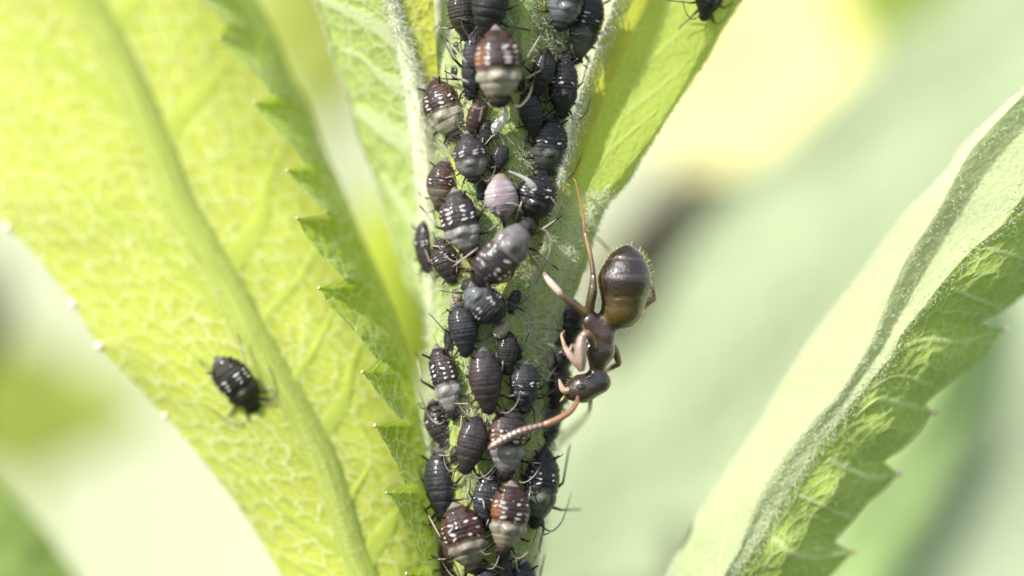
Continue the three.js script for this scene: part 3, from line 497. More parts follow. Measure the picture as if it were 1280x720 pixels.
function aphid(o) {
  const { t: [tx, ty], h: [hx, hy], c = 'black', form = 'nymph', wax = 0, pale = 0, orange = 0, dz = 0, face = 0.7, label, tilt = 0, legs = 1 } = o;
  const w = o.w * 1.04 * rr(0.94, 1.05), mx = (tx + hx) / 2, my = (ty + hy) / 2, L = 1.04 * Math.hypot(tx - hx, ty - hy) / PX, prof = PROFILE[form], k = w / PX / 2 / (form === 'slim' ? 0.225 : form === 'oval' ? 0.272 : 0.30);  // half width scale
  const flat = 0.8, hC = 0.30 * flat * k * 0.62 + 0.03 * L;
  let n, z, R;
  if (o.on) { n = o.on.n.clone(); z = o.on.z; R = 9; } else { const s = stemFront(mx, my); n = s.n.clone().multiplyScalar(1 - face).add(V3(0, 0, face)); n.x += tilt; n.normalize(); z = s.z; R = 0.2; }
  const C = P(mx, my, z + hC + dz), f = V3(hx - tx, ty - hy, 0).normalize(); f.addScaledVector(n, -f.dot(n)).normalize(); const rt = f.clone().cross(n).normalize();
  const root = thing('aphid', label, 'aphid', C.clone().addScaledVector(n, -hC), o.group ?? 'aphids crowding the stem');
  root.quaternion.setFromRotationMatrix(new THREE.Matrix4().makeBasis(rt, f, n));
  // body: s from tail to head, around; local x right, y forward, z up from the surface
  const col = COLORS[c], K = seed % 997, NS = 90, NT = 44, pos = [], cl = [], uv = [], idx = [], seg = [0.1, 0.15, 0.205, 0.26, 0.32, 0.38, 0.44, 0.5], bend = rr(-0.11, 0.11), gm = rr(0.88, 1.13), lumpy = rr(0.03, 0.09), fl = o.flat ?? rr(0.85, 1.08);
  const border = 0.545 + rr(-0.015, 0.015);
  const surf = (s, th) => {
    let r = prof(Math.pow(s, gm)) * k, g = 0; for (const q of seg) g = Math.max(g, Math.exp(-Math.pow((s - q) / 0.0085, 2))); if (form !== 'slim' || s < 0.6) r *= 1 - 0.045 * g;
    for (const q of [0.565, 0.70, 0.845]) r *= 1 - 0.06 * Math.exp(-Math.pow((s - q) / 0.011, 2));
    const up = Math.sin(th), side = Math.cos(th); let x = r * side, zz = r * fl * (up > 0 ? flat * Math.pow(up, 0.92) : 0.62 * flat * up);
    if (form === 'nymph') {   // wing pads and a raised middle of the thorax
      const pad = Math.exp(-Math.pow((s - 0.635) / 0.075, 2)); x *= 1 + 0.10 * pad * Math.abs(side); zz += 0.055 * k * Math.exp(-Math.pow((s - 0.63) / 0.055, 2)) * Math.exp(-Math.pow(side / 0.36, 2)) * (up > 0 ? 1 : 0) - 0.03 * k * pad * Math.exp(-Math.pow((Math.abs(side) - 0.5) / 0.12, 2)) * (up > 0 ? 1 : 0);
    }
    const lump = 1 + lumpy * (noise(s * 9, Math.sin(th) * 1.7 + Math.cos(th) * 2.3, K) - 0.5) + 0.03 * (noise(s * 26, Math.sin(th) * 5 + Math.cos(th) * 6, K + 1) - 0.5); return V3(x * lump + bend * L * Math.sin(s * 3.14) * 0.4, (s - 0.5) * L, hC + zz * lump + 0.04 * L * Math.sin(s * 3.14) - 0.02 * L);
  };
  for (let i = 0; i <= NS; i++) for (let j = 0; j <= NT; j++) {
    const s = 0.5 - 0.5 * Math.cos(Math.PI * mix(0.02, 0.98, i / NS)) , ss = clamp((s - 0.00098) / 0.998, 0, 1), th = j / NT * 2 * Math.PI - Math.PI / 2, p = surf(ss, th);
    pos.push(p.x, p.y, p.z); uv.push(j / NT * 3, ss * 3);
    const nz = fbm(ss * 22, (j % NT) / NT * 20, K), up = Math.sin(th), side = Math.cos(th), mid = Math.exp(-Math.pow(side / 0.5, 2)); let q = [0, 1, 2].map((e) => mix(col.a[e], col.b[e], clamp(0.2 + 0.8 * mid + 0.7 * (nz - 0.45), 0, 1)));
    let g = 0; for (const e of seg) g = Math.max(g, Math.exp(-Math.pow((ss - e) / 0.009, 2))); q = q.map((e) => e * (1 - 0.35 * g) + 0.012 * sstep(0.45, 0.7, nz));
    if (orange && side > 0.25 && up > -0.2) { const w_ = sstep(0.2, 0.42, ss) * (1 - sstep(border - 0.10, border - 0.015, ss)) * sstep(0.2, 0.9, side) * orange * sstep(0.2, 0.55, nz + 0.1); q = [mix(q[0], 0.22, w_), mix(q[1], 0.075, w_), mix(q[2], 0.022, w_)]; }
    if (ss < 0.075 && c !== 'black') q = q.map((e, m) => mix(e, [0.30, 0.27, 0.27][m], 0.6 * (pale ? 1 : 0.4)));
    if (pale && ss > border - 0.012) { const bo = border + 0.022 * (noise(th * 3, 4, K) - 0.5), w_ = sstep(bo - 0.016, bo + 0.008, ss) * (1 - sstep(0.835, 0.862, ss)) * pale; q = q.map((e, m) => mix(e, col.th[m] * (0.75 + 0.5 * nz), w_)); if (form === 'nymph') { const groove = Math.exp(-Math.pow((Math.abs(side) - 0.52) / 0.05, 2)) * (ss < 0.7 ? 1 : 0); q = q.map((e) => e * (1 - 0.45 * groove * pale)); } }
    if (ss > 0.845) q = q.map((e, m) => mix(e, col.hd[m], sstep(0.845, 0.87, ss)));
    if (up < -0.35) q = q.map((e, m) => mix(e, col.hd[m] * 1.5, 0.5)); cl.push(...q);
  }
  for (let i = 0; i < NS; i++) for (let j = 0; j < NT; j++) { const a = i * (NT + 1) + j, b = a + NT + 1; idx.push(a, a + 1, b, b, a + 1, b + 1); }
  const body = new THREE.BufferGeometry(); body.setAttribute('position', new THREE.Float32BufferAttribute(pos, 3)); body.setAttribute('uv', new THREE.Float32BufferAttribute(uv, 2)); body.setAttribute('color', new THREE.Float32BufferAttribute(cl, 3)); body.setIndex(idx); body.computeVertexNormals();
  { const N = body.attributes.normal; for (let i = 0; i <= NS; i++) { const a = i * (NT + 1), b = a + NT, v = V3(N.getX(a) + N.getX(b), N.getY(a) + N.getY(b), N.getZ(a) + N.getZ(b)).normalize(); N.setXYZ(a, v.x, v.y, v.z); N.setXYZ(b, v.x, v.y, v.z); } }
  const parts = [body], dark = [0.012, 0.010, 0.010], straw = c === 'black' || c === 'slate' ? [0.10, 0.09, 0.085] : [0.42, 0.36, 0.30];
  const ground = (x) => -x * x / (2 * R) * 0.55, W = 0.3 * k;
  if (legs) for (const sd of [-1, 1]) {
    for (const [s, ang, fl, tl] of [[0.8, 55, 0.17, 0.22], [0.7, 12, 0.19, 0.27], [0.6, -48, 0.24, 0.40]]) {
      const a = (ang + rr(-22, 22)) * Math.PI / 180, d = V3(sd * Math.cos(a), Math.sin(a), 0), hip = V3(sd * prof(s) * k * 0.55, (s - 0.5) * L, hC * 0.72);
      const knee = hip.clone().addScaledVector(d, fl * L * rr(0.9, 1.1)).add(V3(0, 0, rr(0.02, 0.10) * L)); const a2 = a - rr(0.1, 0.7) * (ang < 0 ? 1 : ang > 30 ? -0.5 : 1), d2 = V3(sd * Math.cos(a2), Math.sin(a2), 0);
      const ank = knee.clone().addScaledVector(d2, tl * L * rr(0.85, 1.1)); ank.z = ground(ank.x) + 0.012 * L; const toe = ank.clone().addScaledVector(d2, 0.065 * L); toe.z = ground(toe.x) + 0.003;
      const m = knee.clone().lerp(ank, 0.22), m2 = knee.clone().lerp(ank, 0.78);
      parts.push(tube([hip, hip.clone().lerp(knee, 0.5).add(V3(0, 0, 0.01 * L)), knee, m, m2, ank, toe], [0.016, 0.021, 0.015, 0.0125, 0.0115, 0.0105, 0.006].map((e) => e * L), 6, [dark, dark, dark, straw, straw, dark, dark]));
    }
    const eyeC = surf(0.925, sd > 0 ? 0.35 : Math.PI - 0.35); parts.push(ball(eyeC, 0.024 * L, 1, 1, 1, [0.03, 0.008, 0.008]));
    const a0 = V3(sd * 0.05 * L * k / L * 3, 0.455 * L, hC * 1.05), s1 = sd * rr(0.8, 1.2);
    parts.push(tube([a0, a0.clone().add(V3(s1 * 0.10 * L, 0.03 * L, 0.03 * L)), a0.clone().add(V3(s1 * 0.22 * L, -0.08 * L, 0.02 * L)), a0.clone().add(V3(s1 * 0.29 * L, -0.28 * L, -0.02 * L)), a0.clone().add(V3(s1 * 0.33 * L, -0.44 * L, -0.06 * L))], [0.011, 0.009, 0.008, 0.006, 0.003].map((e) => e * L), 5, [dark, straw, straw, dark, dark], 3));
    const cb = surf(0.17, sd > 0 ? 0.75 : Math.PI - 0.75), cd = V3(sd * 0.62, -0.62, 0.5).normalize();
    parts.push(tube([cb.clone().addScaledVector(cd, -0.02 * L), cb.clone().addScaledVector(cd, 0.05 * L), cb.clone().addScaledVector(cd, 0.105 * L)], [0.019, 0.0155, 0.013].map((e) => e * L), 7, [dark, dark, dark]));
  }
  const geo = mergeGeometries(parts.map((g) => { const q = g.index ? g : g; for (const a of Object.keys(q.attributes)) if (!['position', 'normal', 'uv', 'color'].includes(a)) q.deleteAttribute(a); return q; }));
  const b = meshOf('body', geo, aphidMat, root);
  if (wax) {
    const spots = [], rows = [0.26, 0.32, 0.38, 0.44, 0.5].slice(-wax).map((s) => s - 0.028);
    for (const s of rows) for (const [dth, len] of [[0.42, 1], [-0.42, 1], [0.98, 0.7], [-0.98, 0.7]]) {
      if (rnd() < 0.16) continue; const th = Math.PI / 2 + dth + rr(-0.05, 0.05), sr = s + rr(-0.005, 0.005), p = surf(sr, th), e = 1e-3, tu = surf(sr + e, th).sub(p).normalize(), tv = surf(sr, th + e).sub(p).normalize(), nn = tv.clone().cross(tu).normalize(); if (nn.z < 0) nn.negate(); tv.crossVectors(tu, nn).normalize();
      const g = new THREE.SphereGeometry(1, 9, 6); g.scale(rr(0.022, 0.05) * len * k * 1.25, rr(0.010, 0.021) * L * (len < 1 ? 0.9 : 1), 0.007 * L); g.rotateZ(rr(-0.5, 0.5)); const M = new THREE.Matrix4().makeBasis(tv, tu, nn).setPosition(p); g.applyMatrix4(M); spots.push(g);
    }
    for (let q = 0; q < 9; q++) {   // powder blown off the larger marks
      const th = Math.PI / 2 + rr(-1.25, 1.25), sr = rr(0.16, 0.54), p = surf(sr, th), e = 1e-3, tu = surf(sr + e, th).sub(p).normalize(), tv = surf(sr, th + e).sub(p).normalize(), nn = tv.clone().cross(tu).normalize(); if (nn.z < 0) nn.negate(); tv.crossVectors(tu, nn).normalize();
      const g = new THREE.SphereGeometry(1, 6, 4); g.scale(rr(0.005, 0.014) * L, rr(0.004, 0.01) * L, 0.004 * L); g.applyMatrix4(new THREE.Matrix4().makeBasis(tv, tu, nn).setPosition(p)); spots.push(g);
    }
    if (spots.length) meshOf('wax_marking', mergeGeometries(spots), waxMat, b).userData.kind = 'stuff';
  }
  return root;
}
const TOP = 'top edge of the picture';
const COLONY = [
  // tail, head, width in pixels
  { t: [573, -18], h: [586, 52], w: 34, c: 'olive', form: 'oval', dz: 0.0, label: 'olive black aphid at the top edge, left neighbour of the broad black one' },
  { t: [618, -34], h: [606, 46], w: 44, c: 'black', form: 'oval', dz: 0.02, label: 'broad black aphid at the top edge of the stem above the big brown one' },
  { t: [594, 38], h: [588, 124], w: 25, c: 'slate', form: 'slim', dz: 0.0, label: 'slim dark grey aphid squeezed in left of the big brown aphid' },
  { t: [619, 33], h: [624, 133], w: 56, c: 'brown', pale: 1, wax: 4, orange: 1, dz: 0.05, label: 'largest brown aphid, orange on its left flank, cream shoulders, near the top of the stem' },
  { t: [570, 78], h: [572, 106], w: 16, c: 'purple', form: 'slim', label: 'tiny grey brown aphid left of the slim grey one, near the white fuzzy rib' },
  { t: [536, 97], h: [576, 174], w: 49, c: 'brown', pale: 1, wax: 4, dz: 0.03, tilt: -0.15, label: 'brown aphid with whitish shoulders farthest left in the upper colony' },
  { t: [604, 125], h: [588, 166], w: 24, c: 'brown', form: 'slim', label: 'small plain brown aphid between the two largest brown ones' },
  { t: [609, 151], h: [605, 182], w: 18, c: 'black', form: 'slim', label: 'small black aphid just left below the white shed skin' },
  { t: [583, 164], h: [593, 228], w: 43, c: 'purple', pale: 0.55, wax: 2, dz: 0.03, label: 'glossy purple brown aphid below the left brown one with whitish shoulders' },
  { t: [630, 180], h: [616, 216], w: 20, c: 'slate', form: 'slim', label: 'small dark grey aphid directly above the pale mauve aphid' },
  { t: [557, 198], h: [551, 266], w: 37, c: 'brown', form: 'oval', pale: 0.3, wax: 2, dz: 0.0, tilt: -0.15, label: 'reddish brown aphid on the left rim of the stem with grey head end' },
  { t: [631, 275], h: [624, 218], w: 41, c: 'pale', form: 'oval', dz: 0.02, legs: 0, label: 'pale mauve, almost white aphid in the middle of the colony' },
  { t: [567, 236], h: [590, 321], w: 46, c: 'purple', pale: 0.9, wax: 4, dz: 0.04, label: 'large purple brown aphid with mauve shoulders left of the pale mauve one' },
  { t: [527, 276], h: [536, 341], w: 24, c: 'purple', form: 'slim', wax: 2, tilt: -0.25, label: 'slim grey purple aphid sticking out farthest left in the middle' },
  { t: [547, 297], h: [568, 354], w: 32, c: 'purple', form: 'oval', wax: 2, dz: 0.01, tilt: -0.1, label: 'grey purple aphid just right of the slim one at the left rim' },
  { t: [588, 358], h: [664, 275], w: 50, c: 'purple', pale: 0.5, wax: 4, orange: 0.4, dz: 0.05, label: 'dark aphid with four white spots and grey green shoulders, head up to the right' },
  { t: [630, 402], h: [580, 352], w: 46, c: 'slate', pale: 0.9, wax: 3, dz: 0.03, label: 'slate aphid with ridged back below the one that heads up right' },
  { t: [648, 362], h: [638, 392], w: 15, c: 'slate', form: 'slim', pale: 0.6, label: 'tiny grey aphid alone on the green stem right of the slate one' },
  { t: [682, 214], h: [662, 280], w: 46, c: 'black', wax: 3, dz: 0.03, label: 'black aphid with white dashes right of the pale mauve one' },
  { t: [694, 142], h: [682, 222], w: 46, c: 'black', wax: 1, dz: 0.02, pale: 0.5, label: 'glossy black aphid in the right row under the one with two dashes' },
  { t: [708, 66], h: [703, 148], w: 39, c: 'black', wax: 2, dz: 0.04, label: 'black aphid with short white dashes in the right row beside the yellow striped leaf' },
  { t: [684, 60], h: [670, 120], w: 29, c: 'black', form: 'oval', dz: 0.01, label: 'plain purple black aphid left of the one with short dashes, upper right row' },
  { t: [660, 112], h: [670, 172], w: 29, c: 'black', form: 'oval', dz: 0.0, label: 'plain matt black aphid left of the glossy one in the right row' },
  { t: [745, -12], h: [717, 80], w: 42, c: 'black', wax: 3, pale: 0.9, dz: 0.03, label: 'black aphid with grey wing pads in the upper right, against the yellow striped leaf' },
  { t: [715, -40], h: [699, 38], w: 42, c: 'slate', pale: 1, dz: 0.03, label: 'grey shouldered aphid cut by the top edge, head above a yellow gap' },
  { t: [573, 379], h: [583, 446], w: 38, c: 'slate', form: 'oval', wax: 0, dz: 0.03, label: 'blue black striped aphid at the left rim below the slate one' },
  { t: [560, 410], h: [564, 446], w: 14, c: 'black', form: 'slim', tilt: -0.3, label: 'narrow black aphid half hidden on the left behind the blue black striped one' },
  { t: [636, 415], h: [633, 468], w: 26, c: 'black', form: 'slim', dz: 0.01, label: 'plain sooty black aphid in the middle of the stem under the ridged slate one' },
  { t: [541, 432], h: [569, 524], w: 35, c: 'purple', wax: 4, pale: 1, dz: 0.02, tilt: -0.2, label: 'grey aphid with bright white double spots on the left rim, pale shoulders' },
  { t: [604, 435], h: [612, 517], w: 41, c: 'purple', form: 'oval', dz: 0.03, label: 'plump plain chocolate brown aphid in the middle with no spots' },
  { t: [659, 452], h: [656, 517], w: 37, c: 'slate', wax: 2, dz: 0.02, label: 'blue black segmented aphid just left of the ant head' },
  { t: [537, 500], h: [562, 560], w: 32, c: 'purple', form: 'oval', wax: 2, dz: 0.0, tilt: -0.2, label: 'small grey purple aphid on the left rim below the one with double spots' },
  { t: [597, 518], h: [580, 592], w: 38, c: 'purple', form: 'oval', dz: 0.03, label: 'smooth grey brown aphid left of the tip of the ant feeler' },
  { t: [640, 508], h: [631, 600], w: 48, c: 'purple', pale: 0.8, wax: 3, orange: 0.5, dz: 0.0, label: 'aphid with grey shoulders lying under the ant feeler' },
  { t: [546, 560], h: [556, 654], w: 37, c: 'slate', form: 'oval', dz: 0.01, tilt: -0.25, label: 'long plain black aphid touching the big left leaf' },
  { t: [684, 556], h: [667, 660], w: 43, c: 'black', wax: 3, pale: 1, dz: 0.02, label: 'dark aphid with three white spots at the right rim low on the stem' },
  { t: [612, 588], h: [603, 664], w: 34, c: 'slate', wax: 1, form: 'oval', dz: 0.0, label: 'dark grey aphid tucked under the spotted reddish one, low on the stem' },
  { t: [639, 603], h: [627, 694], w: 48, c: 'brown', wax: 4, pale: 0.75, orange: 0.8, dz: 0.05, label: 'reddish brown aphid with two rows of white spots low in the middle' },
  { t: [566, 630], h: [595, 716], w: 50, c: 'brown', wax: 4, pale: 0.6, dz: 0.04, label: 'dark brown aphid with white spots at the lower left end of the colony' },
  { t: [557, 654], h: [557, 735], w: 22, c: 'brown', form: 'oval', tilt: -0.3, label: 'reddish brown aphid half hidden at the lower left rim' },
  { t: [607, 706], h: [600, 790], w: 40, c: 'slate', dz: 0.03, form: 'oval', label: 'bluish grey aphid cut by the bottom edge, left of the last two' },
  { t: [633, 688], h: [627, 770], w: 20, c: 'olive', form: 'slim', label: 'narrow rough grey aphid at the bottom edge under the reddish one' },
  { t: [655, 698], h: [648, 780], w: 34, c: 'slate', form: 'oval', dz: 0.01, label: 'round blue black aphid at the bottom edge, rightmost of the last ones' },
  // small nymphs in the gaps
  { t: [571, 52], h: [574, 76], w: 13, c: 'black', form: 'slim', label: 'tiny black aphid wedged under the olive black one near the top' },
  { t: [603, 226], h: [599, 250], w: 13, c: 'slate', form: 'slim', label: 'tiny grey aphid between the reddish left one and the pale mauve one' },
  { t: [648, 92], h: [652, 114], w: 12, c: 'black', form: 'slim', label: 'tiny black aphid left of the plain purple black one, upper right row' },
  { t: [614, 590], h: [622, 606], w: 12, c: 'black', form: 'slim', label: 'tiny black aphid under the grey shouldered one, low on the stem' },
  { t: [640, 426], h: [650, 450], w: 13, c: 'slate', form: 'slim', label: 'tiny grey aphid between the sooty black one and the blue black segmented one' },
  { t: [570, 556], h: [566, 580], w: 13, c: 'olive', form: 'slim', label: 'tiny olive aphid between the long plain black one and the smooth grey brown one' },
  // the dark huddle behind the ant
  { t: [724, 376], h: [708, 430], w: 34, c: 'black', dz: 0.02, tilt: 0.3, face: 0.5, label: 'black aphid in the shade left of the ant waist' },
  { t: [704, 414], h: [700, 470], w: 32, c: 'black', wax: 2, dz: 0.02, tilt: 0.3, face: 0.5, label: 'black aphid in the shade behind the front leg of the ant' },
  { t: [704, 446], h: [692, 516], w: 36, c: 'black', dz: 0.0, tilt: 0.3, face: 0.5, label: 'black aphid in the shade left of the ant jaws' },
  { t: [694, 498], h: [680, 560], w: 30, c: 'black', dz: -0.02, tilt: 0.3, face: 0.5, label: 'black aphid in the shade under the ant feeler' },
];
COLONY.forEach((o) => aphid(o));
aphid({ t: [271, 445], h: [321, 518], w: 45, c: 'olive', wax: 3, flat: 0.7, dz: -0.04, on: { n: V3(0, -0.28, 0.96).normalize(), z: 0.03 }, label: 'lone dark brown aphid sitting on the big yellow green leaf at the left', group: 'aphids on the leaves' });
aphid({ t: [893, -52], h: [882, 26], w: 40, c: 'black', dz: 0, on: { n: V3(0.35, -0.2, 0.9).normalize(), z: 0.09 }, label: 'black aphid on the upper right leaf, cut by the picture top', group: 'aphids on the leaves' });

// shed skins
function shedSkin(x0, y0, x1, y1, w, z, c, label) {
  const a = P(x0, y0, z), b = P(x1, y1, z - 0.02), t = thing('shed_skin', label, 'shed skin', b.clone()), pts = [], R = [];
  for (let i = 0; i <= 16; i++) { const s = i / 16; pts.push(a.clone().lerp(b, s).add(V3(0.012 * Math.sin(s * 5), 0, 0.015 * Math.sin(s * 3.1)))); R.push(w / PX / 2 * (0.25 + 0.75 * sstep(0, 0.8, s)) * (1 - 0.5 * sstep(0.85, 1, s)) * (1 + 0.09 * Math.sin(s * 40))); }
  const m = new THREE.MeshPhysicalMaterial({ color: new THREE.Color().setRGB(...c), roughness: 0.6, transmission: 0.3, thickness: 0, side: THREE.DoubleSide, bumpMap: grain, bumpScale: 0.006 });
  part('skin', tube(pts, R, 12), m, t);
  for (let k = 0; k < 5; k++) { const d = V3(rr(-1, 1), rr(-0.9, 0.3), rr(-0.5, 0.3)).normalize(); part('leg', tube([b, b.clone().addScaledVector(d, 0.03), b.clone().addScaledVector(d, 0.06).add(V3(0, -0.015, -0.02))], [0.003, 0.0025, 0.0015], 5), m, t); }
}
shedSkin(630, 132, 623, 166, 14, 0.25, [0.78, 0.76, 0.72], 'white shed skin standing on the stem below the largest brown aphid');
shedSkin(628, 398, 628, 420, 18, 0.24, [0.36, 0.31, 0.24], 'fuzzy grey brown shed skin between the ridged slate aphid and the sooty one');
shedSkin(566, 362, 574, 384, 16, 0.2, [0.34, 0.27, 0.2], 'grey brown shed skin above the blue black striped aphid at the left rim');
shedSkin(636, 214, 680, 240, 9, 0.27, [0.7, 0.68, 0.66], 'whitish crumpled shed skin lying right of the pale mauve aphid');

// ================================================================ the ant
{
  const za = 0.20, root = thing('ant', 'brown ant with a large shiny abdomen climbing head down over the aphids on the right', 'ant', P(746, 430, za - 0.1));
  const A = (x, y, z = 0) => P(x, y, za + z), c0 = P(742, 406, za), S = 0.31, RES = 118;
  const prims = [   // a, b, ra, rb (pixels), squash of z
    [A(778, 385), A(781, 350), 26, 31, 1], [A(781, 350), A(783, 333), 31.5, 24, 1], [A(783, 333), A(784.5, 313), 21, 5, 1],
    [A(768, 400), A(758, 404), 7, 7, 1], [A(759, 397), A(757, 407), 5, 8, 1],
    [A(752, 406), A(753, 419), 11, 14.5, 1], [A(751, 424), A(752, 439), 13, 14, 1], [A(752, 440), A(748, 452), 13, 9, 1], [A(748, 452), A(744, 464), 7, 5, 1],
    [A(750, 478), A(727, 486), 13.5, 16.5, 0.95], [A(727, 486), A(714, 491), 15, 8, 0.9],
    [A(742, 402, 0.02), A(737, 392, 0.03), 7, 6, 1], [A(741, 415, 0.03), A(735, 402, 0.04), 7, 6, 1], [A(744, 445, 0.02), A(738, 436, 0.03), 8, 7, 1],
  ];
  const mc = new MarchingCubes(RES, hairMat, false, false, 400000); mc.isolation = 0; const ab = V3(), ap = V3(), q = V3(), sm = 0.010;
  for (let k = 0; k < RES; k++) for (let j = 0; j < RES; j++) for (let i = 0; i < RES; i++) {
    q.set((i - RES / 2) / (RES / 2) * S + c0.x, (j - RES / 2) / (RES / 2) * S + c0.y, (k - RES / 2) / (RES / 2) * S + c0.z); let e = 0;
    let dmin = 9; const ds = [];
    for (const [a, b, ra, rb] of prims) { ab.subVectors(b, a); ap.subVectors(q, a); const t = clamp(ap.dot(ab) / ab.lengthSq(), 0, 1), d = Math.sqrt((ap.x - ab.x * t) ** 2 + (ap.y - ab.y * t) ** 2 + (ap.z - ab.z * t) ** 2) - mix(ra, rb, t) / PX; ds.push(d); if (d < dmin) dmin = d; }
    for (const d of ds) e += Math.exp(-(d - dmin) / sm); let d = dmin - sm * Math.log(e);
    const gy = (360 - q.y * 0 - 0) && 360 - q.y * PX;    // rings of the abdomen
    if (q.x > (766 - 640) / PX && gy < 392) for (const r of [324, 345, 372]) d += 0.0028 * Math.exp(-Math.pow((gy - r - (q.x * PX + 640 - 781) * 0.06) / 1.6, 2));
    mc.field[i + j * RES + k * RES * RES] = -d;
  }
  mc.update();
  const n = mc.count, pos = new Float32Array(n * 3), nor = new Float32Array(n * 3), col = new Float32Array(n * 3), uv = new Float32Array(n * 2);
  for (let i = 0; i < n; i++) {
    const x = mc.positionArray[3 * i] * S + c0.x, y = mc.positionArray[3 * i + 1] * S + c0.y, z = mc.positionArray[3 * i + 2] * S + c0.z; pos.set([x, y, z], 3 * i); nor.set(V3(mc.normalArray[3 * i], mc.normalArray[3 * i + 1], mc.normalArray[3 * i + 2]).normalize().toArray(), 3 * i);
    const px = 640 + x * PX, py = 360 - y * PX, nz = fbm(px / 9, py / 9, 5); let c = [0.075, 0.035, 0.022];
    if (px > 752 && py < 404) { const ring = Math.max(...[324, 345, 372].map((r) => Math.exp(-Math.pow((py - r) / 1.5, 2)))); c = [0.017, 0.009, 0.007].map((e, m) => mix(e, [0.14, 0.09, 0.05][m], 0.5 * ring)); const amber = sstep(350, 400, py) * 0.75; c = [mix(c[0], 0.10, amber), mix(c[1], 0.062, amber), mix(c[2], 0.008, amber)]; }
    else if (py > 464) c = [0.036, 0.024, 0.018]; else c = [0.05, 0.024, 0.017];
    col.set(c.map((e) => e * (0.75 + 0.5 * nz)), 3 * i); uv.set([(x + 0.4 * z) * 9, (y + 0.7 * z) * 9], 2 * i);
  }
  const bodyG = new THREE.BufferGeometry(); bodyG.setAttribute('position', new THREE.BufferAttribute(pos, 3)); bodyG.setAttribute('normal', new THREE.BufferAttribute(nor, 3)); bodyG.setAttribute('uv', new THREE.BufferAttribute(uv, 2)); bodyG.setAttribute('color', new THREE.BufferAttribute(col, 3));
  // legs, feelers and jaws grow out of the trunk
  const dk = [0.06, 0.045, 0.015], br = [0.10, 0.05, 0.028], pk = [0.36, 0.25, 0.21], am = [0.24, 0.13, 0.03], or = [0.27, 0.125, 0.07], limbs = [];
  const limb = (pts, rad, cols, sides = 10, smooth = 4) => limbs.push(tube(pts, rad.map((r) => r / PX), sides, cols, smooth).toNonIndexed());
  limb([A(738, 396, 0.03), A(729, 389, 0.05), A(716, 380, 0.07), A(702, 369, 0.08)], [5, 5.5, 5.2, 3.6], [br, am, dk, br]);
  limb([A(702, 369, 0.08), A(698, 364, 0.08), A(688, 353, 0.07), A(679, 341, 0.05)], [3.2, 4.3, 4.4, 2.6], [pk, [0.6, 0.42, 0.38], [0.6, 0.42, 0.38], pk]);
  limb([A(679, 341, 0.05), A(670, 330, 0.03), A(663, 320, 0.015), A(657, 305, 0.01), A(656, 290, 0.01)], [2.0, 1.7, 1.5, 1.3, 1], [pk, am, am, am, dk]);
  limb([A(737, 393, 0.03), A(738, 380, 0.05), A(741, 365, 0.06), A(742, 344, 0.06)], [6, 6.2, 6, 3.6], [br, dk, dk, br]);
  limb([A(742, 344, 0.06), A(740, 330, 0.05), A(736, 310, 0.035), A(731, 291, 0.02)], [3.2, 3.4, 3.0, 2.2], [br, [0.11, 0.07, 0.02], am, am]);
  limb([A(731, 291, 0.02), A(729, 270, 0.015), A(724, 245, 0.01), A(719, 226, 0.005), A(716, 223, -0.005)], [1.9, 1.7, 1.5, 1.4, 1], [am, [0.35, 0.2, 0.05], [0.35, 0.2, 0.05], am, am]);
  limb([A(771, 385, -0.06), A(764, 350, -0.16), A(768, 325, -0.18), A(752, 303, -0.18), A(741, 293, -0.18)], [4, 3.2, 2.4, 1.6, 1.2], [br, am, [0.5, 0.38, 0.14], [0.5, 0.38, 0.14], am]);
  limb([A(764, 410, -0.05), A(792, 392, -0.10), A(819, 373, -0.12)], [5, 5, 4], [br, am, am]);
  limb([A(819, 373, -0.12), A(817, 362, -0.13), A(808, 349, -0.14), A(795, 335, -0.16)], [2.6, 2.2, 1.8, 1.2], [am, am, am, am]);
  limb([A(762, 432, -0.04), A(768, 438, -0.05), A(774, 455, -0.06)], [6, 6, 4], [br, br, am]);
  limb([A(774, 455, -0.06), A(766, 459, -0.09), A(752, 466, -0.14), A(735, 474, -0.17)], [3.5, 3.5, 2.4, 1.5], [br, br, am, am]);
  limb([A(744, 436, 0.04), A(739, 422, 0.08), A(733, 417, 0.09), A(728, 421, 0.09)], [5, 4.6, 5, 5], [br, br, [0.2, 0.11, 0.08], [0.28, 0.18, 0.15]]);
  limb([A(728, 420, 0.09), A(726, 434, 0.09), A(727, 450, 0.085), A(727, 462, 0.07)], [5.5, 7.4, 7, 4.2], [[0.26, 0.16, 0.13], [0.34, 0.23, 0.2], [0.34, 0.23, 0.2], [0.4, 0.24, 0.2]]);
  limb([A(727, 462, 0.07), A(719, 452, 0.08), A(712, 443, 0.08), A(706, 434, 0.07)], [4, 4.6, 4.4, 3], [pk, [0.4, 0.27, 0.22], [0.4, 0.27, 0.22], pk]);
  limb([A(706, 434, 0.07), A(704, 427, 0.065), A(702, 418, 0.05), A(706, 413, 0.04)], [2.8, 2.2, 1.6, 0.8], [pk, [0.5, 0.3, 0.16], [0.5, 0.3, 0.16], am]);
  limb([A(711, 441, 0.08), A(714, 434, 0.08), A(715, 430, 0.08)], [2.2, 1.8, 0.8], [pk, [0.5, 0.3, 0.16], am], 8);
  limb([A(723, 495, 0.03), A(720, 505, 0.07), A(712, 515, 0.09), A(697, 524, 0.10), A(680, 531, 0.10)], [3.0, 3.3, 3.8, 4.2, 3.9], [br, or, or, or, or]);
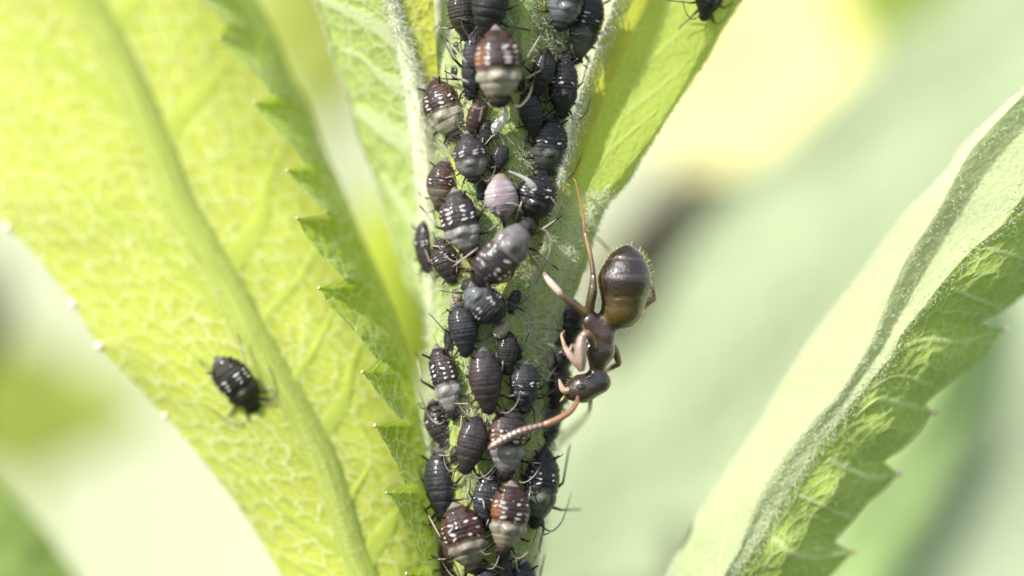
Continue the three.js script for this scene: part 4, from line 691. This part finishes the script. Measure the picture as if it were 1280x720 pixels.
  { const a = A(680, 531, 0.10), b = A(611, 561, 0.09), pts = [], R = [], C = []; for (let i = 0; i <= 66; i++) { const s = i / 66, ph = (s * 11) % 1; pts.push(a.clone().lerp(b, s).add(V3(0, 0.012 * Math.sin(s * 3.1), 0))); R.push((mix(3.6, 5.4, sstep(0, 0.6, s)) * (s > 0.93 ? 1 - (s - 0.93) * 9 : 1) * (0.91 + 0.09 * Math.sin(ph * Math.PI))) / PX); const w = sstep(0.55, 0.95, ph); C.push([mix(0.17, 0.38, w), mix(0.095, 0.29, w), mix(0.08, 0.26, w)]); } limbs.push(tube(pts, R, 12, C).toNonIndexed()); }
  limb([A(738, 499, -0.02), A(737, 510, -0.10), A(733, 518, -0.22), A(724, 528, -0.36), A(698, 552, -0.5)], [3, 3, 3, 3.5, 4], [br, [0.16, 0.12, 0.03], [0.2, 0.17, 0.04], [0.3, 0.25, 0.08], [0.4, 0.3, 0.12]]);
  for (const dz of [0.02, -0.03]) limb([A(712, 488, dz), A(705, 488, dz), A(701, 481, dz * 0.6), A(699, 474, dz * 0.3)], [5, 4.5, 3, 1.2], [[0.3, 0.19, 0.12], [0.34, 0.22, 0.14], [0.4, 0.26, 0.18], [0.4, 0.28, 0.2]]);
  limb([A(708, 494, 0), A(703, 499, 0.01), A(700, 502, 0.01)], [3, 2, 1], [br, [0.3, 0.25, 0.08], [0.3, 0.25, 0.08]], 8);
  const g = mergeGeometries([bodyG, ...limbs]);
  const antMat = new THREE.MeshPhysicalMaterial({ vertexColors: true, roughness: 0.28, clearcoat: 0.9, clearcoatRoughness: 0.1, bumpMap: grain, bumpScale: 0.0022 });
  const body = part('body', g, antMat, root);
  const eyeM = new THREE.MeshPhysicalMaterial({ color: new THREE.Color().setRGB(0.012, 0.008, 0.007), roughness: 0.2, clearcoat: 0.6, bumpMap: grain, bumpScale: 0.002 });
  part('eye', ball(A(727, 484, 0.041), 0.0165, 1.15, 0.95, 0.75), eyeM, root); part('eye', ball(A(727.5, 484, -0.037), 0.0155, 1.15, 0.95, 0.75), eyeM, root);
  const list = [], M = bodyG.attributes; seed = 99;
  for (let k = 0; k < 1300; k++) { const i = Math.floor(rnd() * n), p = V3(pos[3 * i], pos[3 * i + 1], pos[3 * i + 2]), nn = V3(nor[3 * i], nor[3 * i + 1], nor[3 * i + 2]), px = 640 + p.x * PX, py = 360 - p.y * PX, ga = px > 752 && py < 404; if (!ga && rnd() < 0.5) continue; if (nn.z > 0.35 || rnd() < 0.2) continue; p.add(V3(rr(-0.004, 0.004), rr(-0.004, 0.004), rr(-0.004, 0.004))); list.push([p, nn.clone().add(V3(rr(-0.25, 0.25), ga ? 0.5 : rr(-0.2, 0.2), 0)).normalize(), ga ? rr(0.014, 0.024) : rr(0.008, 0.016), ga ? 0.9 : 0.7]); }
  hairs(list, 0.0012, new THREE.MeshPhysicalMaterial({ color: new THREE.Color().setRGB(0.72, 0.62, 0.3), roughness: 1, transmission: 0.4, thickness: 0 }), root);
}
renderer.render(scene, camera);
